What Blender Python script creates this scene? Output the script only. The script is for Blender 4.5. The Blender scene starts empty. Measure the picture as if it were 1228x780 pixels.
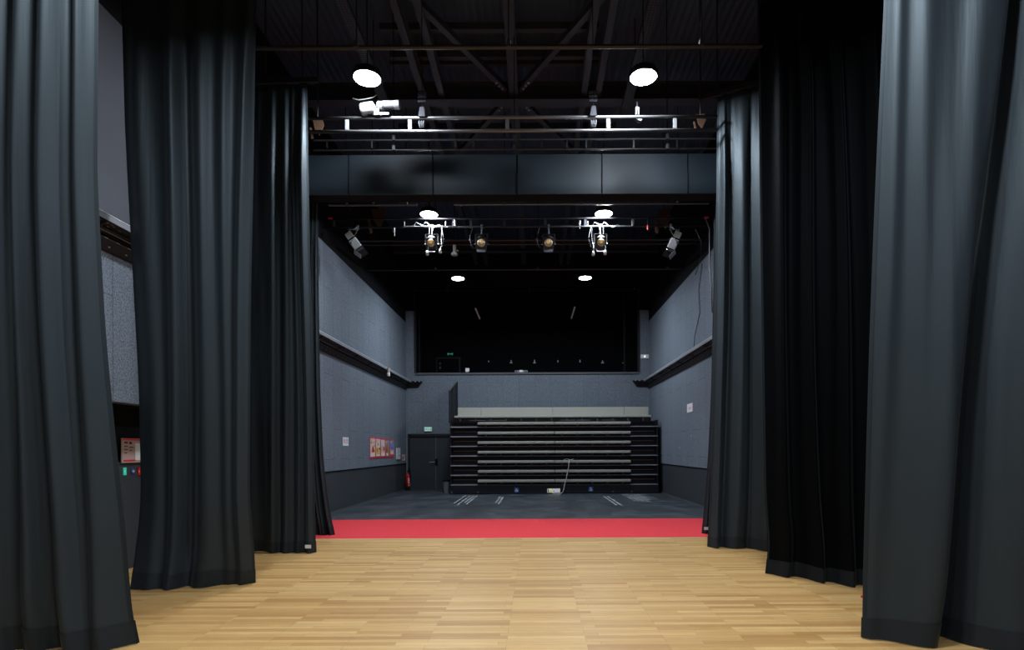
import bpy, bmesh, math, random
from mathutils import Vector, Matrix, Euler
PI = math.pi
col = bpy.context.scene.collection
scene = bpy.context.scene
# ---------------------------------------------------------------- camera model
F, CX, CY, H = 690.0, 642.0, 539.0, 1.5
ROLL = math.radians(0.25)
def at(px, py, Y):
    """photo pixel (1228x780 frame) at depth Y -> world point"""
    dx, dy = px - CX, CY - py
    c, s = math.cos(ROLL), math.sin(ROLL)
    return Vector(((dx*c + dy*s)*Y/F, Y, H + (-dx*s + dy*c)*Y/F))
def fx(px, Y): return (px - CX)*Y/F
def fz(py, Y): return H + (CY - py)*Y/F

# ---------------------------------------------------------------- mesh builder
def rot(rx=0, ry=0, rz=0): return Euler((rx, ry, rz)).to_matrix()
class MB:
    def __init__(s): s.bm = bmesh.new()
    def box(s, c, size, R=None, bev=0):
        r = bmesh.ops.create_cube(s.bm, size=1)
        vs = r['verts']
        for v in vs:
            p = Vector((v.co.x*size[0], v.co.y*size[1], v.co.z*size[2]))
            v.co = (R @ p if R else p) + Vector(c)
        if bev:
            es = list({e for v in vs for e in v.link_edges})
            bmesh.ops.bevel(s.bm, geom=es, offset=bev, segments=2, affect='EDGES', profile=.7)
        return s
    def bb(s, x0, x1, y0, y1, z0, z1, bev=0):
        return s.box(((x0+x1)/2, (y0+y1)/2, (z0+z1)/2), (abs(x1-x0), abs(y1-y0), abs(z1-z0)), bev=bev)
    def bar(s, p, q, r, n=10, r2=None):
        p, q = Vector(p), Vector(q); d = q - p; L = d.length
        if L < 1e-6: return s
        M = d.to_track_quat('Z', 'Y').to_matrix()
        k = bmesh.ops.create_cone(s.bm, cap_ends=True, segments=n, radius1=r, radius2=r if r2 is None else r2, depth=L)
        for v in k['verts']: v.co = M @ v.co + (p+q)/2
        return s
    def beam(s, p, q, w, h):
        """rectangular bar from p to q, w wide, h high"""
        p, q = Vector(p), Vector(q); d = q - p
        M = d.to_track_quat('Y', 'Z').to_matrix()
        return s.box((p+q)/2, (w, d.length, h), M)
    def ibeam(s, p, q, w, h, t=.016):
        p, q = Vector(p), Vector(q)
        u = Vector((0, 0, 1))
        s.beam(p+u*(h/2-t/2), q+u*(h/2-t/2), w, t)
        s.beam(p-u*(h/2-t/2), q-u*(h/2-t/2), w, t)
        return s.beam(p, q, t, h-2*t)
    def tube(s, pts, r, n=7):
        pts = [Vector(p) for p in pts]
        rings = []
        for i, p in enumerate(pts):
            d = (pts[min(i+1, len(pts)-1)] - pts[max(i-1, 0)]).normalized()
            M = d.to_track_quat('Z', 'Y').to_matrix()
            rings.append([s.bm.verts.new(p + M @ Vector((r*math.cos(2*PI*k/n), r*math.sin(2*PI*k/n), 0))) for k in range(n)])
        for a, b in zip(rings, rings[1:]):
            for k in range(n): s.bm.faces.new((a[k], a[(k+1) % n], b[(k+1) % n], b[k]))
        s.bm.faces.new(rings[0][::-1]); s.bm.faces.new(rings[-1])
        return s
    def lathe(s, prof, c=(0, 0, 0), R=None, n=24):
        """prof: (radius, z) list, closed with caps"""
        c = Vector(c); rings = []
        for r, z in prof:
            ring = []
            for k in range(n):
                p = Vector((max(r, 1e-4)*math.cos(2*PI*k/n), max(r, 1e-4)*math.sin(2*PI*k/n), z))
                ring.append(s.bm.verts.new((R @ p if R else p) + c))
            rings.append(ring)
        for a, b in zip(rings, rings[1:]):
            for k in range(n): s.bm.faces.new((a[k], a[(k+1) % n], b[(k+1) % n], b[k]))
        s.bm.faces.new(rings[0][::-1]); s.bm.faces.new(rings[-1])
        return s
    def poly(s, pts): s.bm.faces.new([s.bm.verts.new(Vector(p)) for p in pts]); return s
    def prism(s, prof, fn):
        """prof: 2-D outline; fn(u, v, t) -> world point for t = 0 and 1"""
        a = [s.bm.verts.new(fn(u, v, 0)) for u, v in prof]
        b = [s.bm.verts.new(fn(u, v, 1)) for u, v in prof]
        n = len(prof)
        s.bm.faces.new(a[::-1]); s.bm.faces.new(b)
        for k in range(n): s.bm.faces.new((a[k], a[(k+1) % n], b[(k+1) % n], b[k]))
        return s
    def grid(s, fn, nu, nv):
        vs = [[s.bm.verts.new(fn(i/nu, j/nv)) for i in range(nu+1)] for j in range(nv+1)]
        for j in range(nv):
            for i in range(nu): s.bm.faces.new((vs[j][i], vs[j][i+1], vs[j+1][i+1], vs[j+1][i]))
        return s
    def build(s, name, mat, parent=None, smooth=False, flip=False):
        bmesh.ops.recalc_face_normals(s.bm, faces=s.bm.faces[:])
        me = bpy.data.meshes.new(name)
        o = Vector((0, 0, 0)); p = parent
        while p: o += p.location; p = p.parent
        for v in s.bm.verts: v.co -= o
        s.bm.to_mesh(me); s.bm.free()
        ms = mat if isinstance(mat, list) else [mat]
        for m in ms: me.materials.append(m)
        if smooth:
            for f in me.polygons: f.use_smooth = True
        ob = bpy.data.objects.new(name, me); col.objects.link(ob)
        if parent: ob.parent = parent
        return ob
def smooth_by_angle(ob, deg=40):
    for f in ob.data.polygons: f.use_smooth = True
    try:
        bm = bmesh.new(); bm.from_mesh(ob.data)
        for e in bm.edges:
            if len(e.link_faces) == 2: e.smooth = e.calc_face_angle(0) < math.radians(deg)
        bm.to_mesh(ob.data); bm.free()
    except Exception: pass
    return ob
def tag(o, label=None, cat=None, group=None, kind=None):
    if label: o['label'] = label
    if cat: o['category'] = cat
    if group: o['group'] = group
    if kind: o['kind'] = kind
    return o
def empty(name, loc, label=None, cat=None, group=None):
    e = bpy.data.objects.new(name, None); col.objects.link(e)
    e.location = loc; e.empty_display_size = .1
    return tag(e, label, cat, group)
def struct(name, mb, mat): return tag(mb.build(name, mat), kind='structure')
kids = {}
def copy_tree(o, parent=None):
    c = o.copy(); col.objects.link(c); c.parent = parent
    for ch in list(o.children): copy_tree(ch, c)
    return c

# ---------------------------------------------------------------- materials
def mat(name, base, rough=.5, metal=0, spec=.5, var=0, vscale=4, bump=0, bscale=40, sheen=0, emis=None, estr=0, double=False):
    m = bpy.data.materials.new(name); m.use_nodes = True
    nt = m.node_tree; b = nt.nodes['Principled BSDF']
    b.inputs['Base Color'].default_value = (*base, 1)
    b.inputs['Roughness'].default_value = rough
    b.inputs['Metallic'].default_value = metal
    b.inputs['Specular IOR Level'].default_value = spec
    if sheen:
        b.inputs['Sheen Weight'].default_value = sheen
        b.inputs['Sheen Roughness'].default_value = .4
        b.inputs['Sheen Tint'].default_value = (.75, .88, 1, 1)
    if emis:
        b.inputs['Emission Color'].default_value = (*emis, 1); b.inputs['Emission Strength'].default_value = estr
    tc = nt.nodes.new('ShaderNodeTexCoord')
    if var or not (bump or emis):
        var = var or .08
        nz = nt.nodes.new('ShaderNodeTexNoise'); nz.inputs['Scale'].default_value = vscale; nz.inputs['Detail'].default_value = 5
        nt.links.new(tc.outputs['Object'], nz.inputs['Vector'])
        mx = nt.nodes.new('ShaderNodeMix'); mx.data_type = 'RGBA'
        mx.inputs[6].default_value = (*[c*(1-var) for c in base], 1)
        mx.inputs[7].default_value = (*[min(1, c*(1+var)) for c in base], 1)
        nt.links.new(nz.outputs['Fac'], mx.inputs[0]); nt.links.new(mx.outputs[2], b.inputs['Base Color'])
    if bump:
        nz = nt.nodes.new('ShaderNodeTexNoise'); nz.inputs['Scale'].default_value = bscale; nz.inputs['Detail'].default_value = 4
        nt.links.new(tc.outputs['Object'], nz.inputs['Vector'])
        bp = nt.nodes.new('ShaderNodeBump'); bp.inputs['Strength'].default_value = bump; bp.inputs['Distance'].default_value = .02
        nt.links.new(nz.outputs['Fac'], bp.inputs['Height']); nt.links.new(bp.outputs['Normal'], b.inputs['Normal'])
    return m
def node(nt, t, **kw):
    n = nt.nodes.new(t)
    for k, v in kw.items(): setattr(n, k, v)
    return n

def wood_floor_mat():
    m = bpy.data.materials.new('oak_strip_floor'); m.use_nodes = True
    nt = m.node_tree; b = nt.nodes['Principled BSDF']; L = nt.links.new
    tc = node(nt, 'ShaderNodeTexCoord')
    def brick(mortar):
        br = node(nt, 'ShaderNodeTexBrick'); br.offset = .37; br.offset_frequency = 1; br.squash = 1.28; br.squash_frequency = 3
        br.inputs['Color1'].default_value = (0, 0, 0, 1); br.inputs['Color2'].default_value = (1, 1, 1, 1)
        br.inputs['Mortar'].default_value = (.5, .5, .5, 1)
        br.inputs['Scale'].default_value = 1; br.inputs['Mortar Size'].default_value = mortar
        br.inputs['Mortar Smooth'].default_value = 0; br.inputs['Bias'].default_value = 0
        br.inputs['Brick Width'].default_value = .62; br.inputs['Row Height'].default_value = .07
        L(tc.outputs['Object'], br.inputs['Vector']); return br
    b1 = brick(0); b2 = brick(.0009)
    rmp = node(nt, 'ShaderNodeValToRGB'); cr = rmp.color_ramp
    cr.elements[0].color = (.40, .215, .070, 1); cr.elements[1].color = (.62, .40, .165, 1)
    e = cr.elements.new(.3); e.color = (.50, .295, .105, 1)
    e = cr.elements.new(.7); e.color = (.56, .345, .13, 1)
    L(b1.outputs['Color'], rmp.inputs['Fac'])
    mp = node(nt, 'ShaderNodeMapping'); mp.inputs['Scale'].default_value = (1.6, 34, 1)
    L(tc.outputs['Object'], mp.inputs['Vector'])
    nz = node(nt, 'ShaderNodeTexNoise'); nz.inputs['Scale'].default_value = 3; nz.inputs['Detail'].default_value = 6
    L(mp.outputs['Vector'], nz.inputs['Vector'])
    mr = node(nt, 'ShaderNodeMapRange'); mr.inputs[1].default_value = .3; mr.inputs[2].default_value = .7
    mr.inputs[3].default_value = .84; mr.inputs[4].default_value = 1.12
    L(nz.outputs['Fac'], mr.inputs[0])
    mx = node(nt, 'ShaderNodeMix', data_type='RGBA', blend_type='MULTIPLY'); mx.inputs[0].default_value = 1
    L(rmp.outputs['Color'], mx.inputs[6]); L(mr.outputs[0], mx.inputs[7])
    # wide soft staining
    n2 = node(nt, 'ShaderNodeTexNoise'); n2.inputs['Scale'].default_value = .9; n2.inputs['Detail'].default_value = 3
    L(tc.outputs['Object'], n2.inputs['Vector'])
    m2 = node(nt, 'ShaderNodeMapRange'); m2.inputs[3].default_value = .9; m2.inputs[4].default_value = 1.08
    L(n2.outputs['Fac'], m2.inputs[0])
    mx2 = node(nt, 'ShaderNodeMix', data_type='RGBA', blend_type='MULTIPLY'); mx2.inputs[0].default_value = 1
    L(mx.outputs[2], mx2.inputs[6]); L(m2.outputs[0], mx2.inputs[7])
    mx3 = node(nt, 'ShaderNodeMix', data_type='RGBA'); mx3.inputs[7].default_value = (.20, .11, .045, 1)
    L(b2.outputs['Fac'], mx3.inputs[0]); L(mx2.outputs[2], mx3.inputs[6])
    L(mx3.outputs[2], b.inputs['Base Color'])
    b.inputs['Roughness'].default_value = .42; b.inputs['Specular IOR Level'].default_value = .35
    return m

def black_floor_mat():
    m = bpy.data.materials.new('black_painted_floor'); m.use_nodes = True
    nt = m.node_tree; b = nt.nodes['Principled BSDF']; L = nt.links.new
    tc = node(nt, 'ShaderNodeTexCoord')
    nz = node(nt, 'ShaderNodeTexNoise'); nz.inputs['Scale'].default_value = 1.6; nz.inputs['Detail'].default_value = 8; nz.inputs['Roughness'].default_value = .65
    mp = node(nt, 'ShaderNodeMapping'); mp.inputs['Scale'].default_value = (1, .6, 1)
    L(tc.outputs['Object'], mp.inputs['Vector']); L(mp.outputs['Vector'], nz.inputs['Vector'])
    r = node(nt, 'ShaderNodeValToRGB'); r.color_ramp.elements[0].position = .35; r.color_ramp.elements[1].position = .75
    r.color_ramp.elements[0].color = (.028, .034, .043, 1); r.color_ramp.elements[1].color = (.090, .108, .130, 1)
    L(nz.outputs['Fac'], r.inputs['Fac'])
    br = node(nt, 'ShaderNodeTexBrick'); br.inputs['Scale'].default_value = 1
    br.inputs['Brick Width'].default_value = 2.5; br.inputs['Row Height'].default_value = 1.25; br.inputs['Mortar Size'].default_value = .006
    L(tc.outputs['Object'], br.inputs['Vector'])
    mx = node(nt, 'ShaderNodeMix', data_type='RGBA'); mx.inputs[7].default_value = (.010, .011, .014, 1)
    L(br.outputs['Fac'], mx.inputs[0]); L(r.outputs['Color'], mx.inputs[6]); L(mx.outputs[2], b.inputs['Base Color'])
    mr = node(nt, 'ShaderNodeMapRange'); mr.inputs[3].default_value = .30; mr.inputs[4].default_value = .5
    L(nz.outputs['Fac'], mr.inputs[0]); L(mr.outputs[0], b.inputs['Roughness'])
    return m

def acoustic_mat(name, axis, base=(.185, .222, .272), joint=.60):
    """wood-wool acoustic boards: tall staggered boards with thin joints; axis = horizontal axis of the wall"""
    m = bpy.data.materials.new(name); m.use_nodes = True
    nt = m.node_tree; b = nt.nodes['Principled BSDF']; L = nt.links.new
    tc = node(nt, 'ShaderNodeTexCoord'); sp = node(nt, 'ShaderNodeSeparateXYZ'); cb = node(nt, 'ShaderNodeCombineXYZ')
    L(tc.outputs['Object'], sp.inputs[0]); L(sp.outputs['Z'], cb.inputs[0]); L(sp.outputs[axis], cb.inputs[1])
    br = node(nt, 'ShaderNodeTexBrick'); br.offset = .36; br.offset_frequency = 2
    br.inputs['Color1'].default_value = (.96, .96, .96, 1); br.inputs['Color2'].default_value = (1.03, 1.03, 1.03, 1); br.inputs['Mortar'].default_value = (joint, joint, joint, 1)
    br.inputs['Scale'].default_value = 1; br.inputs['Mortar Size'].default_value = .007; br.inputs['Brick Width'].default_value = 2.0; br.inputs['Row Height'].default_value = .6
    L(cb.outputs[0], br.inputs['Vector'])
    nz = node(nt, 'ShaderNodeTexNoise'); nz.inputs['Scale'].default_value = 55; nz.inputs['Detail'].default_value = 5; nz.inputs['Roughness'].default_value = .7
    L(tc.outputs['Object'], nz.inputs['Vector'])
    r = node(nt, 'ShaderNodeValToRGB'); r.color_ramp.elements[0].position = .36; r.color_ramp.elements[1].position = .66
    r.color_ramp.elements[0].color = (*[c*.48 for c in base], 1); r.color_ramp.elements[1].color = (*[c*1.42 for c in base], 1)
    L(nz.outputs['Fac'], r.inputs['Fac'])
    mx = node(nt, 'ShaderNodeMix', data_type='RGBA', blend_type='MULTIPLY'); mx.inputs[0].default_value = 1
    L(r.outputs['Color'], mx.inputs[6]); L(br.outputs['Color'], mx.inputs[7]); L(mx.outputs[2], b.inputs['Base Color'])
    bp = node(nt, 'ShaderNodeBump'); bp.inputs['Strength'].default_value = .5; bp.inputs['Distance'].default_value = .02
    L(nz.outputs['Fac'], bp.inputs['Height']); L(bp.outputs['Normal'], b.inputs['Normal'])
    b.inputs['Roughness'].default_value = .95; b.inputs['Specular IOR Level'].default_value = .1
    return m

def cloth_mat(name, base, rough, spec, sheen, grad=None):
    m = mat(name, base, rough, 0, spec, var=.12, vscale=2.5, sheen=sheen)
    nt = m.node_tree; b = nt.nodes['Principled BSDF']; L = nt.links.new
    b.inputs['Specular Tint'].default_value = (.74, .90, 1, 1)
    tc = node(nt, 'ShaderNodeTexCoord')
    mp = node(nt, 'ShaderNodeMapping'); mp.inputs['Scale'].default_value = (9, 9, .35)
    nz = node(nt, 'ShaderNodeTexNoise'); nz.inputs['Scale'].default_value = 1.3; nz.inputs['Detail'].default_value = 3
    L(tc.outputs['Object'], mp.inputs['Vector']); L(mp.outputs['Vector'], nz.inputs['Vector'])
    bp = node(nt, 'ShaderNodeBump'); bp.inputs['Strength'].default_value = .18; bp.inputs['Distance'].default_value = .03
    L(nz.outputs['Fac'], bp.inputs['Height']); L(bp.outputs['Normal'], b.inputs['Normal'])
    return m

def deck_mat():
    m = mat('corrugated_roof_deck', (.040, .062, .098), .6, 0, .3, var=.2, vscale=2)  # bluish bounce light is put into the base colour
    nt = m.node_tree; b = nt.nodes['Principled BSDF']; L = nt.links.new
    tc = node(nt, 'ShaderNodeTexCoord')
    w = node(nt, 'ShaderNodeTexWave'); w.bands_direction = 'X'; w.inputs['Scale'].default_value = 2.4
    L(tc.outputs['Object'], w.inputs['Vector'])
    bp = node(nt, 'ShaderNodeBump'); bp.inputs['Strength'].default_value = .25; bp.inputs['Distance'].default_value = .04
    L(w.outputs['Fac'], bp.inputs['Height']); L(bp.outputs['Normal'], b.inputs['Normal'])
    return m

M = {}
M['wood'] = wood_floor_mat()
M['black_floor'] = black_floor_mat()
M['wall_side'] = acoustic_mat('wood_wool_side', 'Y')
M['wall_back'] = acoustic_mat('wood_wool_back', 'X', joint=.74)
M['smooth_wall'] = mat('grey_painted_wall', (.105, .112, .135), .85, spec=.15, var=.10, vscale=2)
M['dado'] = mat('charcoal_dado', (.046, .054, .064), .6, spec=.3, var=.16, vscale=1.5)
M['black'] = mat('matt_black', (.008, .009, .011), .85, spec=.12)
M['blackwall'] = mat('black_wall', (.010, .011, .014), .9, spec=.1, var=.2)
M['fascia'] = mat('proscenium_panel', (.013, .021, .030), .55, spec=.25, var=.18, vscale=1.2)
M['cloth'] = cloth_mat('black_satin_cloth', (.0165, .0225, .0280), .52, .5, .05)
M['hem'] = cloth_mat('black_hem_cloth', (.011, .014, .018), .55, .4, .05)
M['velvet'] = cloth_mat('black_velvet', (.0012, .0013, .0018), .6, .06, .035)
M['velvet_hem'] = cloth_mat('black_velvet_hem', (.006, .007, .009), .6, .25, .05)
M['tag'] = mat('white_tag', (.7, .7, .68), .6)
M['red'] = mat('red_carpet_pile', (.72, .056, .070), .95, spec=.1, var=.22, vscale=30, bump=.35, bscale=160)
M['steel'] = mat('dark_steel', (.048, .053, .068), .5, .3, .5, var=.25, vscale=3)
M['steel2'] = mat('blackened_pipe', (.045, .044, .048), .38, .6, .5)
M['pipe'] = mat('grey_steel_tube', (.16, .16, .17), .35, .7, .5)
M['alu'] = mat('aluminium', (.55, .58, .62), .35, .8, .5)
M['white'] = mat('white_plastic', (.80, .82, .84), .45)
M['grey'] = mat('grey_plastic', (.28, .31, .34), .45)
M['brown_steel'] = mat('brown_gusset', (.060, .032, .018), .7, spec=.2)  # plain brown for the gusset plates
M['deck'] = deck_mat()
M['side_grey'] = mat('pale_grey_housing', (.70, .75, .80), .45)
M['rig'] = mat('dull_aluminium', (.22, .23, .25), .4, .6)
M['dark_lens'] = mat('dark_lens', (.02, .02, .025), .1, spec=.8)
M['bracket'] = mat('grey_bracket', (.07, .075, .09), .5)
M['beige'] = mat('beige_bench_slat', (.37, .38, .34), .5, spec=.35, var=.06)
M['bank'] = mat('black_bank_steel', (.008, .010, .016), .45, spec=.35)
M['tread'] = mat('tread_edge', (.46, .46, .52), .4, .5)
M['tread_dim'] = mat('tread_edge_shadowed', (.095, .095, .115), .5, .2)  # tread colour darkened to paint the shade below the benches
M['brownstep'] = mat('brown_step_edge', (.11, .07, .06), .5)
M['door'] = mat('dark_door', (.036, .045, .056), .5, spec=.4)
M['frame'] = mat('dark_frame', (.016, .018, .022), .5, spec=.35)
M['frame_grey'] = mat('grey_sill', (.085, .095, .11), .5, spec=.35)
M['tray'] = mat('brown_cable_tray', (.035, .027, .027), .5, .4, .5, var=.4, vscale=12)
M['tray_dark'] = mat('dark_tray_floor', (.022, .020, .022), .6, spec=.3)
M['lip'] = mat('pale_tray_lip', (.24, .26, .29), .6, .2)
M['lamp'] = mat('lamp_disc', (1, 1, 1), .5, emis=(.86, .93, 1.0), estr=430)
M['lens'] = mat('amber_lens', (.24, .17, .10), .2, spec=.8, emis=(1, .72, .36), estr=.05)
M['lens_core'] = mat('amber_lens_core', (.42, .30, .14), .2, spec=.6, emis=(1, .74, .34), estr=.26)
M['green'] = mat('sign_green', (.02, .42, .26), .5, emis=(.04, .75, .5), estr=.35)
M['green_glow'] = mat('booth_sign_green', (.02, .3, .2), .5, emis=(.05, .8, .5), estr=.35)
M['sign_dim'] = mat('booth_sign_panel', (.2, .24, .24), .5)
M['sign_white'] = mat('sign_white_face', (.75, .85, .83), .5, emis=(.8, 1, .96), estr=.2)
M['glow_white'] = mat('lit_white_lens', (.9, .9, .9), .5, emis=(1, 1, 1), estr=.9)
M['paper'] = mat('white_paper', (.80, .81, .84), .7)
M['blue'] = mat('sticker_blue', (.05, .12, .48), .5)
M['ext_red'] = mat('extinguisher_red', (.62, .012, .020), .3, spec=.5)
M['pink'] = mat('poster_pink', (.78, .05, .22), .5)
M['hot'] = mat('poster_red', (.72, .04, .06), .5)
M['yellow'] = mat('poster_yellow', (.82, .62, .06), .5)
M['cream'] = mat('poster_cream', (.80, .70, .62), .5)
M['rose'] = mat('poster_rose', (.82, .45, .55), .5)
M['sky'] = mat('poster_sky', (.16, .32, .75), .5)
M['purple'] = mat('poster_purple', (.35, .12, .50), .5)
M['olive'] = mat('poster_olive', (.38, .28, .05), .5)
M['ink'] = mat('poster_ink', (.05, .035, .04), .5)
M['bin'] = mat('grey_bin', (.20, .22, .25), .5)
M['plan'] = mat('plan_sheet', (.52, .36, .33), .3)
M['chalk'] = mat('pale_scuff', (.50, .54, .58), .8, var=.45, vscale=9)
M['pilot'] = mat('pilot_red', (.22, .01, .02), .5, emis=(1, .05, .1), estr=.03)
M['cable_white'] = mat('white_cable', (.55, .55, .60), .5)
M['cable_black'] = mat('black_cable', (.03, .03, .035), .45)

# ---------------------------------------------------------------- room setting
XL, XR, YB, YS, ZC = -4.84, 4.27, 21.56, 9.70, 9.0
Y0 = -5.0
o = struct('floor', MB().bb(-5.6, XR, Y0, YS, -.2, 0), M['wood'])
aud = struct('floor.001', MB().bb(XL-.15, XR, YS, YB+.1, -.2, -.004), M['black_floor'])
tag(aud, 'black painted auditorium floor')
random.seed(4)
def scuffs(name, xs, y0, y1, w, n):
    mb = MB()
    for x in xs:
        y = y1 - random.uniform(0, .2)
        for k in range(n):
            ln = random.uniform(.12, .45)*(y1-y0)/n*1.6
            if y-ln < y0: break
            mb.poly([(x-w, y-ln, -.001), (x+w, y-ln, -.001), (x+w*.8, y, -.001), (x-w*.8, y, -.001)])
            y -= ln + random.uniform(.02, .14)*(y1-y0)/n*2
    return tag(mb.build(name, M['chalk'], aud), 'pale wheel scuffs on the black floor', kind='stuff')
scuffs('wheel_scuffs', [-2.28, -2.12, -2.0, -1.9], 14.0, 18.9, .022, 11)
scuffs('wheel_scuffs', [-1.12, -1.02], 13.9, 18.3, .024, 10)
scuffs('wheel_scuffs', [2.16, 2.28], 13.9, 18.3, .026, 9)
scuffs('wheel_scuffs', [2.86, 2.98, 3.1, 3.22, 3.34], 15.2, 19.0, .022, 11)
mb = MB()
for k in range(26):
    x = random.uniform(2.8, 3.4); y = random.uniform(16, 18.9); mb.poly([(x, y, -.0005), (x+.3, y, -.0005), (x+.3, y+.03, -.0005), (x, y+.03, -.0005)])
tag(mb.build('wheel_scuffs', M['chalk'], aud), 'pale cross scuffs on the black floor', kind='stuff')
# thin pale strip at the foot of the side walls
struct('baseboard_left', MB().bb(XL, XL+.015, YS+.3, YB, -.004, .035), M['frame_grey'])
struct('baseboard_right', MB().bb(XR-.015, XR, YS+.3, YB, -.004, .035), M['frame_grey'])

# left wall: auditorium boards + dado, stage part with a black recess
wl = struct('wall_left', MB().bb(XL-.2, XL, 9.0, YB+.2, 1.0, 6.28).bb(XL-.2, XL, Y0, 9.0, 2.07, 3.95), M['wall_side'])
MB().bb(XL-.2, XL-.03, 9.0, YB+.2, 0, .965).build('dado', M['dado'], wl)
MB().bb(XL-.2, XL-.035, 9.0, YB+.2, .94, 1.01).build('shadow_gap', M['black'], wl)
MB().bb(XL-.2, XL, Y0, 9.0, 3.95, 6.5).build('upper_panel', M['smooth_wall'], wl)
MB().bb(XL-.4, XL-.02, Y0, YB+.2, 6.28, ZC).build('upper_wall', M['blackwall'], wl)
MB().bb(XL-.6, XL-.36, Y0, 9.0, 1.36, 2.3).bb(XL-.36, XL-.2, Y0, 9.0, 2.05, 2.3).bb(XL-.5, XL-.03, 8.6, 9.0, 0, 2.07).build('recess', M['black'], wl)
MB().bb(XL-.6, XL-.34, Y0, 8.6, 0, 1.36).build('recess_panel', M['dado'], wl)
wr = struct('wall_right', MB().bb(XR, XR+.2, 9.0, YB+.2, 1.0, 6.28).bb(XR, XR+.2, Y0, 9.0, .97, 6.28), M['wall_side'])
MB().bb(XR+.03, XR+.2, Y0, YB+.2, 0, .965).build('dado', M['dado'], wr)
MB().bb(XR+.035, XR+.2, Y0, YB+.2, .94, 1.01).build('shadow_gap', M['black'], wr)
MB().bb(XR+.02, XR+.4, Y0, YB+.2, 6.28, ZC).build('upper_wall', M['blackwall'], wr)
# small pale marks on the right wall
for (px, py) in ((815, 538), (829, 524)):
    Y = XR*F/(px-CX)
    MB().bb(XR-.006, XR, Y-.06, Y+.06, fz(py, Y)-.03, fz(py, Y)+.03).build('plaster_patch', M['lip'], wr)
# back wall with the opening of the control room
OX0, OX1, SILL, OTOP = fx(499, YB), fx(766, YB), fz(447, YB), 7.6
DX0, DX1, DZ = fx(489.5, YB), fx(539, YB), fz(520, YB)
wb = struct('wall_back', MB().bb(XL, OX0, YB, YB+.2, DZ, 6.7).bb(OX1, XR, YB, YB+.2, 0, 6.7)
            .bb(OX0, OX1, YB, YB+.2, DZ, SILL).bb(DX1+.3, OX1, YB, YB+.2, 0, DZ).bb(XL, DX0, YB, YB+.2, 0, DZ), M['wall_back'])
MB().bb(XL, XR, YB, YB+.2, OTOP, ZC).bb(XL, OX0, YB+.01, YB+.2, 6.7, ZC).bb(OX1, XR, YB+.01, YB+.2, 6.7, ZC).build('upper_wall', M['blackwall'], wb)
# control room behind the opening
YC = 25.0
struct('wall_control_room', MB().bb(OX0-1, OX1+1, YC, YC+.1, 3.2, 8).bb(OX0-1.1, OX0-1, YB+.2, YC, 3.2, 8).bb(OX1+1, OX1+1.1, YB+.2, YC, 3.2, 8), M['blackwall'])
struct('floor.002', MB().bb(OX0-1, OX1+1, YB+.2, YC, 3.1, 3.2), M['black'])
struct('ceiling_control_room', MB().bb(OX0-1, OX1+1, YB+.2, YC, 7.9, 8), M['black'])
w1 = struct('window_1', MB().bb(OX0-.02, OX1+.02, YB-.05, YB+.22, SILL-.07, SILL), M['frame_grey'])
MB().bb(OX0-.05, OX0+.02, YB-.03, YB+.2, SILL, OTOP).build('jamb', M['frame'], w1)
MB().bb(OX1-.02, OX1+.05, YB-.03, YB+.2, SILL, OTOP).build('jamb', M['frame'], w1)
MB().bb(OX0+.1, OX0+.16, YB+.02, YB+.1, SILL, OTOP).build('inner_jamb', M['black'], w1)
MB().bb(OX1-.55, OX1-.48, YB+.02, YB+.1, SILL, OTOP).build('inner_jamb', M['black'], w1)
# front wall behind the camera, roof
struct('wall_front', MB().bb(-5.6, XR+.2, Y0-.2, Y0, 0, ZC), M['blackwall'])
struct('ceiling', MB().bb(-5.6, XR+.4, Y0, YB+.4, ZC, ZC+.1), M['deck'])

# door 1 in the back wall
d1 = struct('door_1', MB().bb(DX0, DX0+.07, YB-.03, YB+.1, 0, DZ).bb(DX0, DX1+.25, YB-.03, YB+.1, DZ-.09, DZ), M['frame'])
xs = fx(522.5, YB)
lf = MB().bb(DX0+.07, xs, YB+.03, YB+.08, .01, DZ-.09).build('door_leaf', M['door'], d1)
MB().bb(xs-.009, xs+.009, YB+.015, YB+.035, .01, DZ-.10).build('meeting_strip', M['rig'], lf)
hz = fz(554, YB)
MB().bar((fx(515, YB), YB-.04, hz), (xs-.05, YB-.04, hz), .016).bar((xs-.06, YB-.04, hz), (xs-.06, YB+.04, hz), .016).build('door_handle', M['alu'], lf)
MB().bb(xs-.02, xs+.07, YB-.02, YB+.03, hz-.12, hz+.13, .01).build('lock_case', M['black'], lf)
MB().bb(xs+.012, DX1+.25, YB+.03, YB+.08, .01, DZ-.09).build('side_leaf', M['door'], d1)

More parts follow.
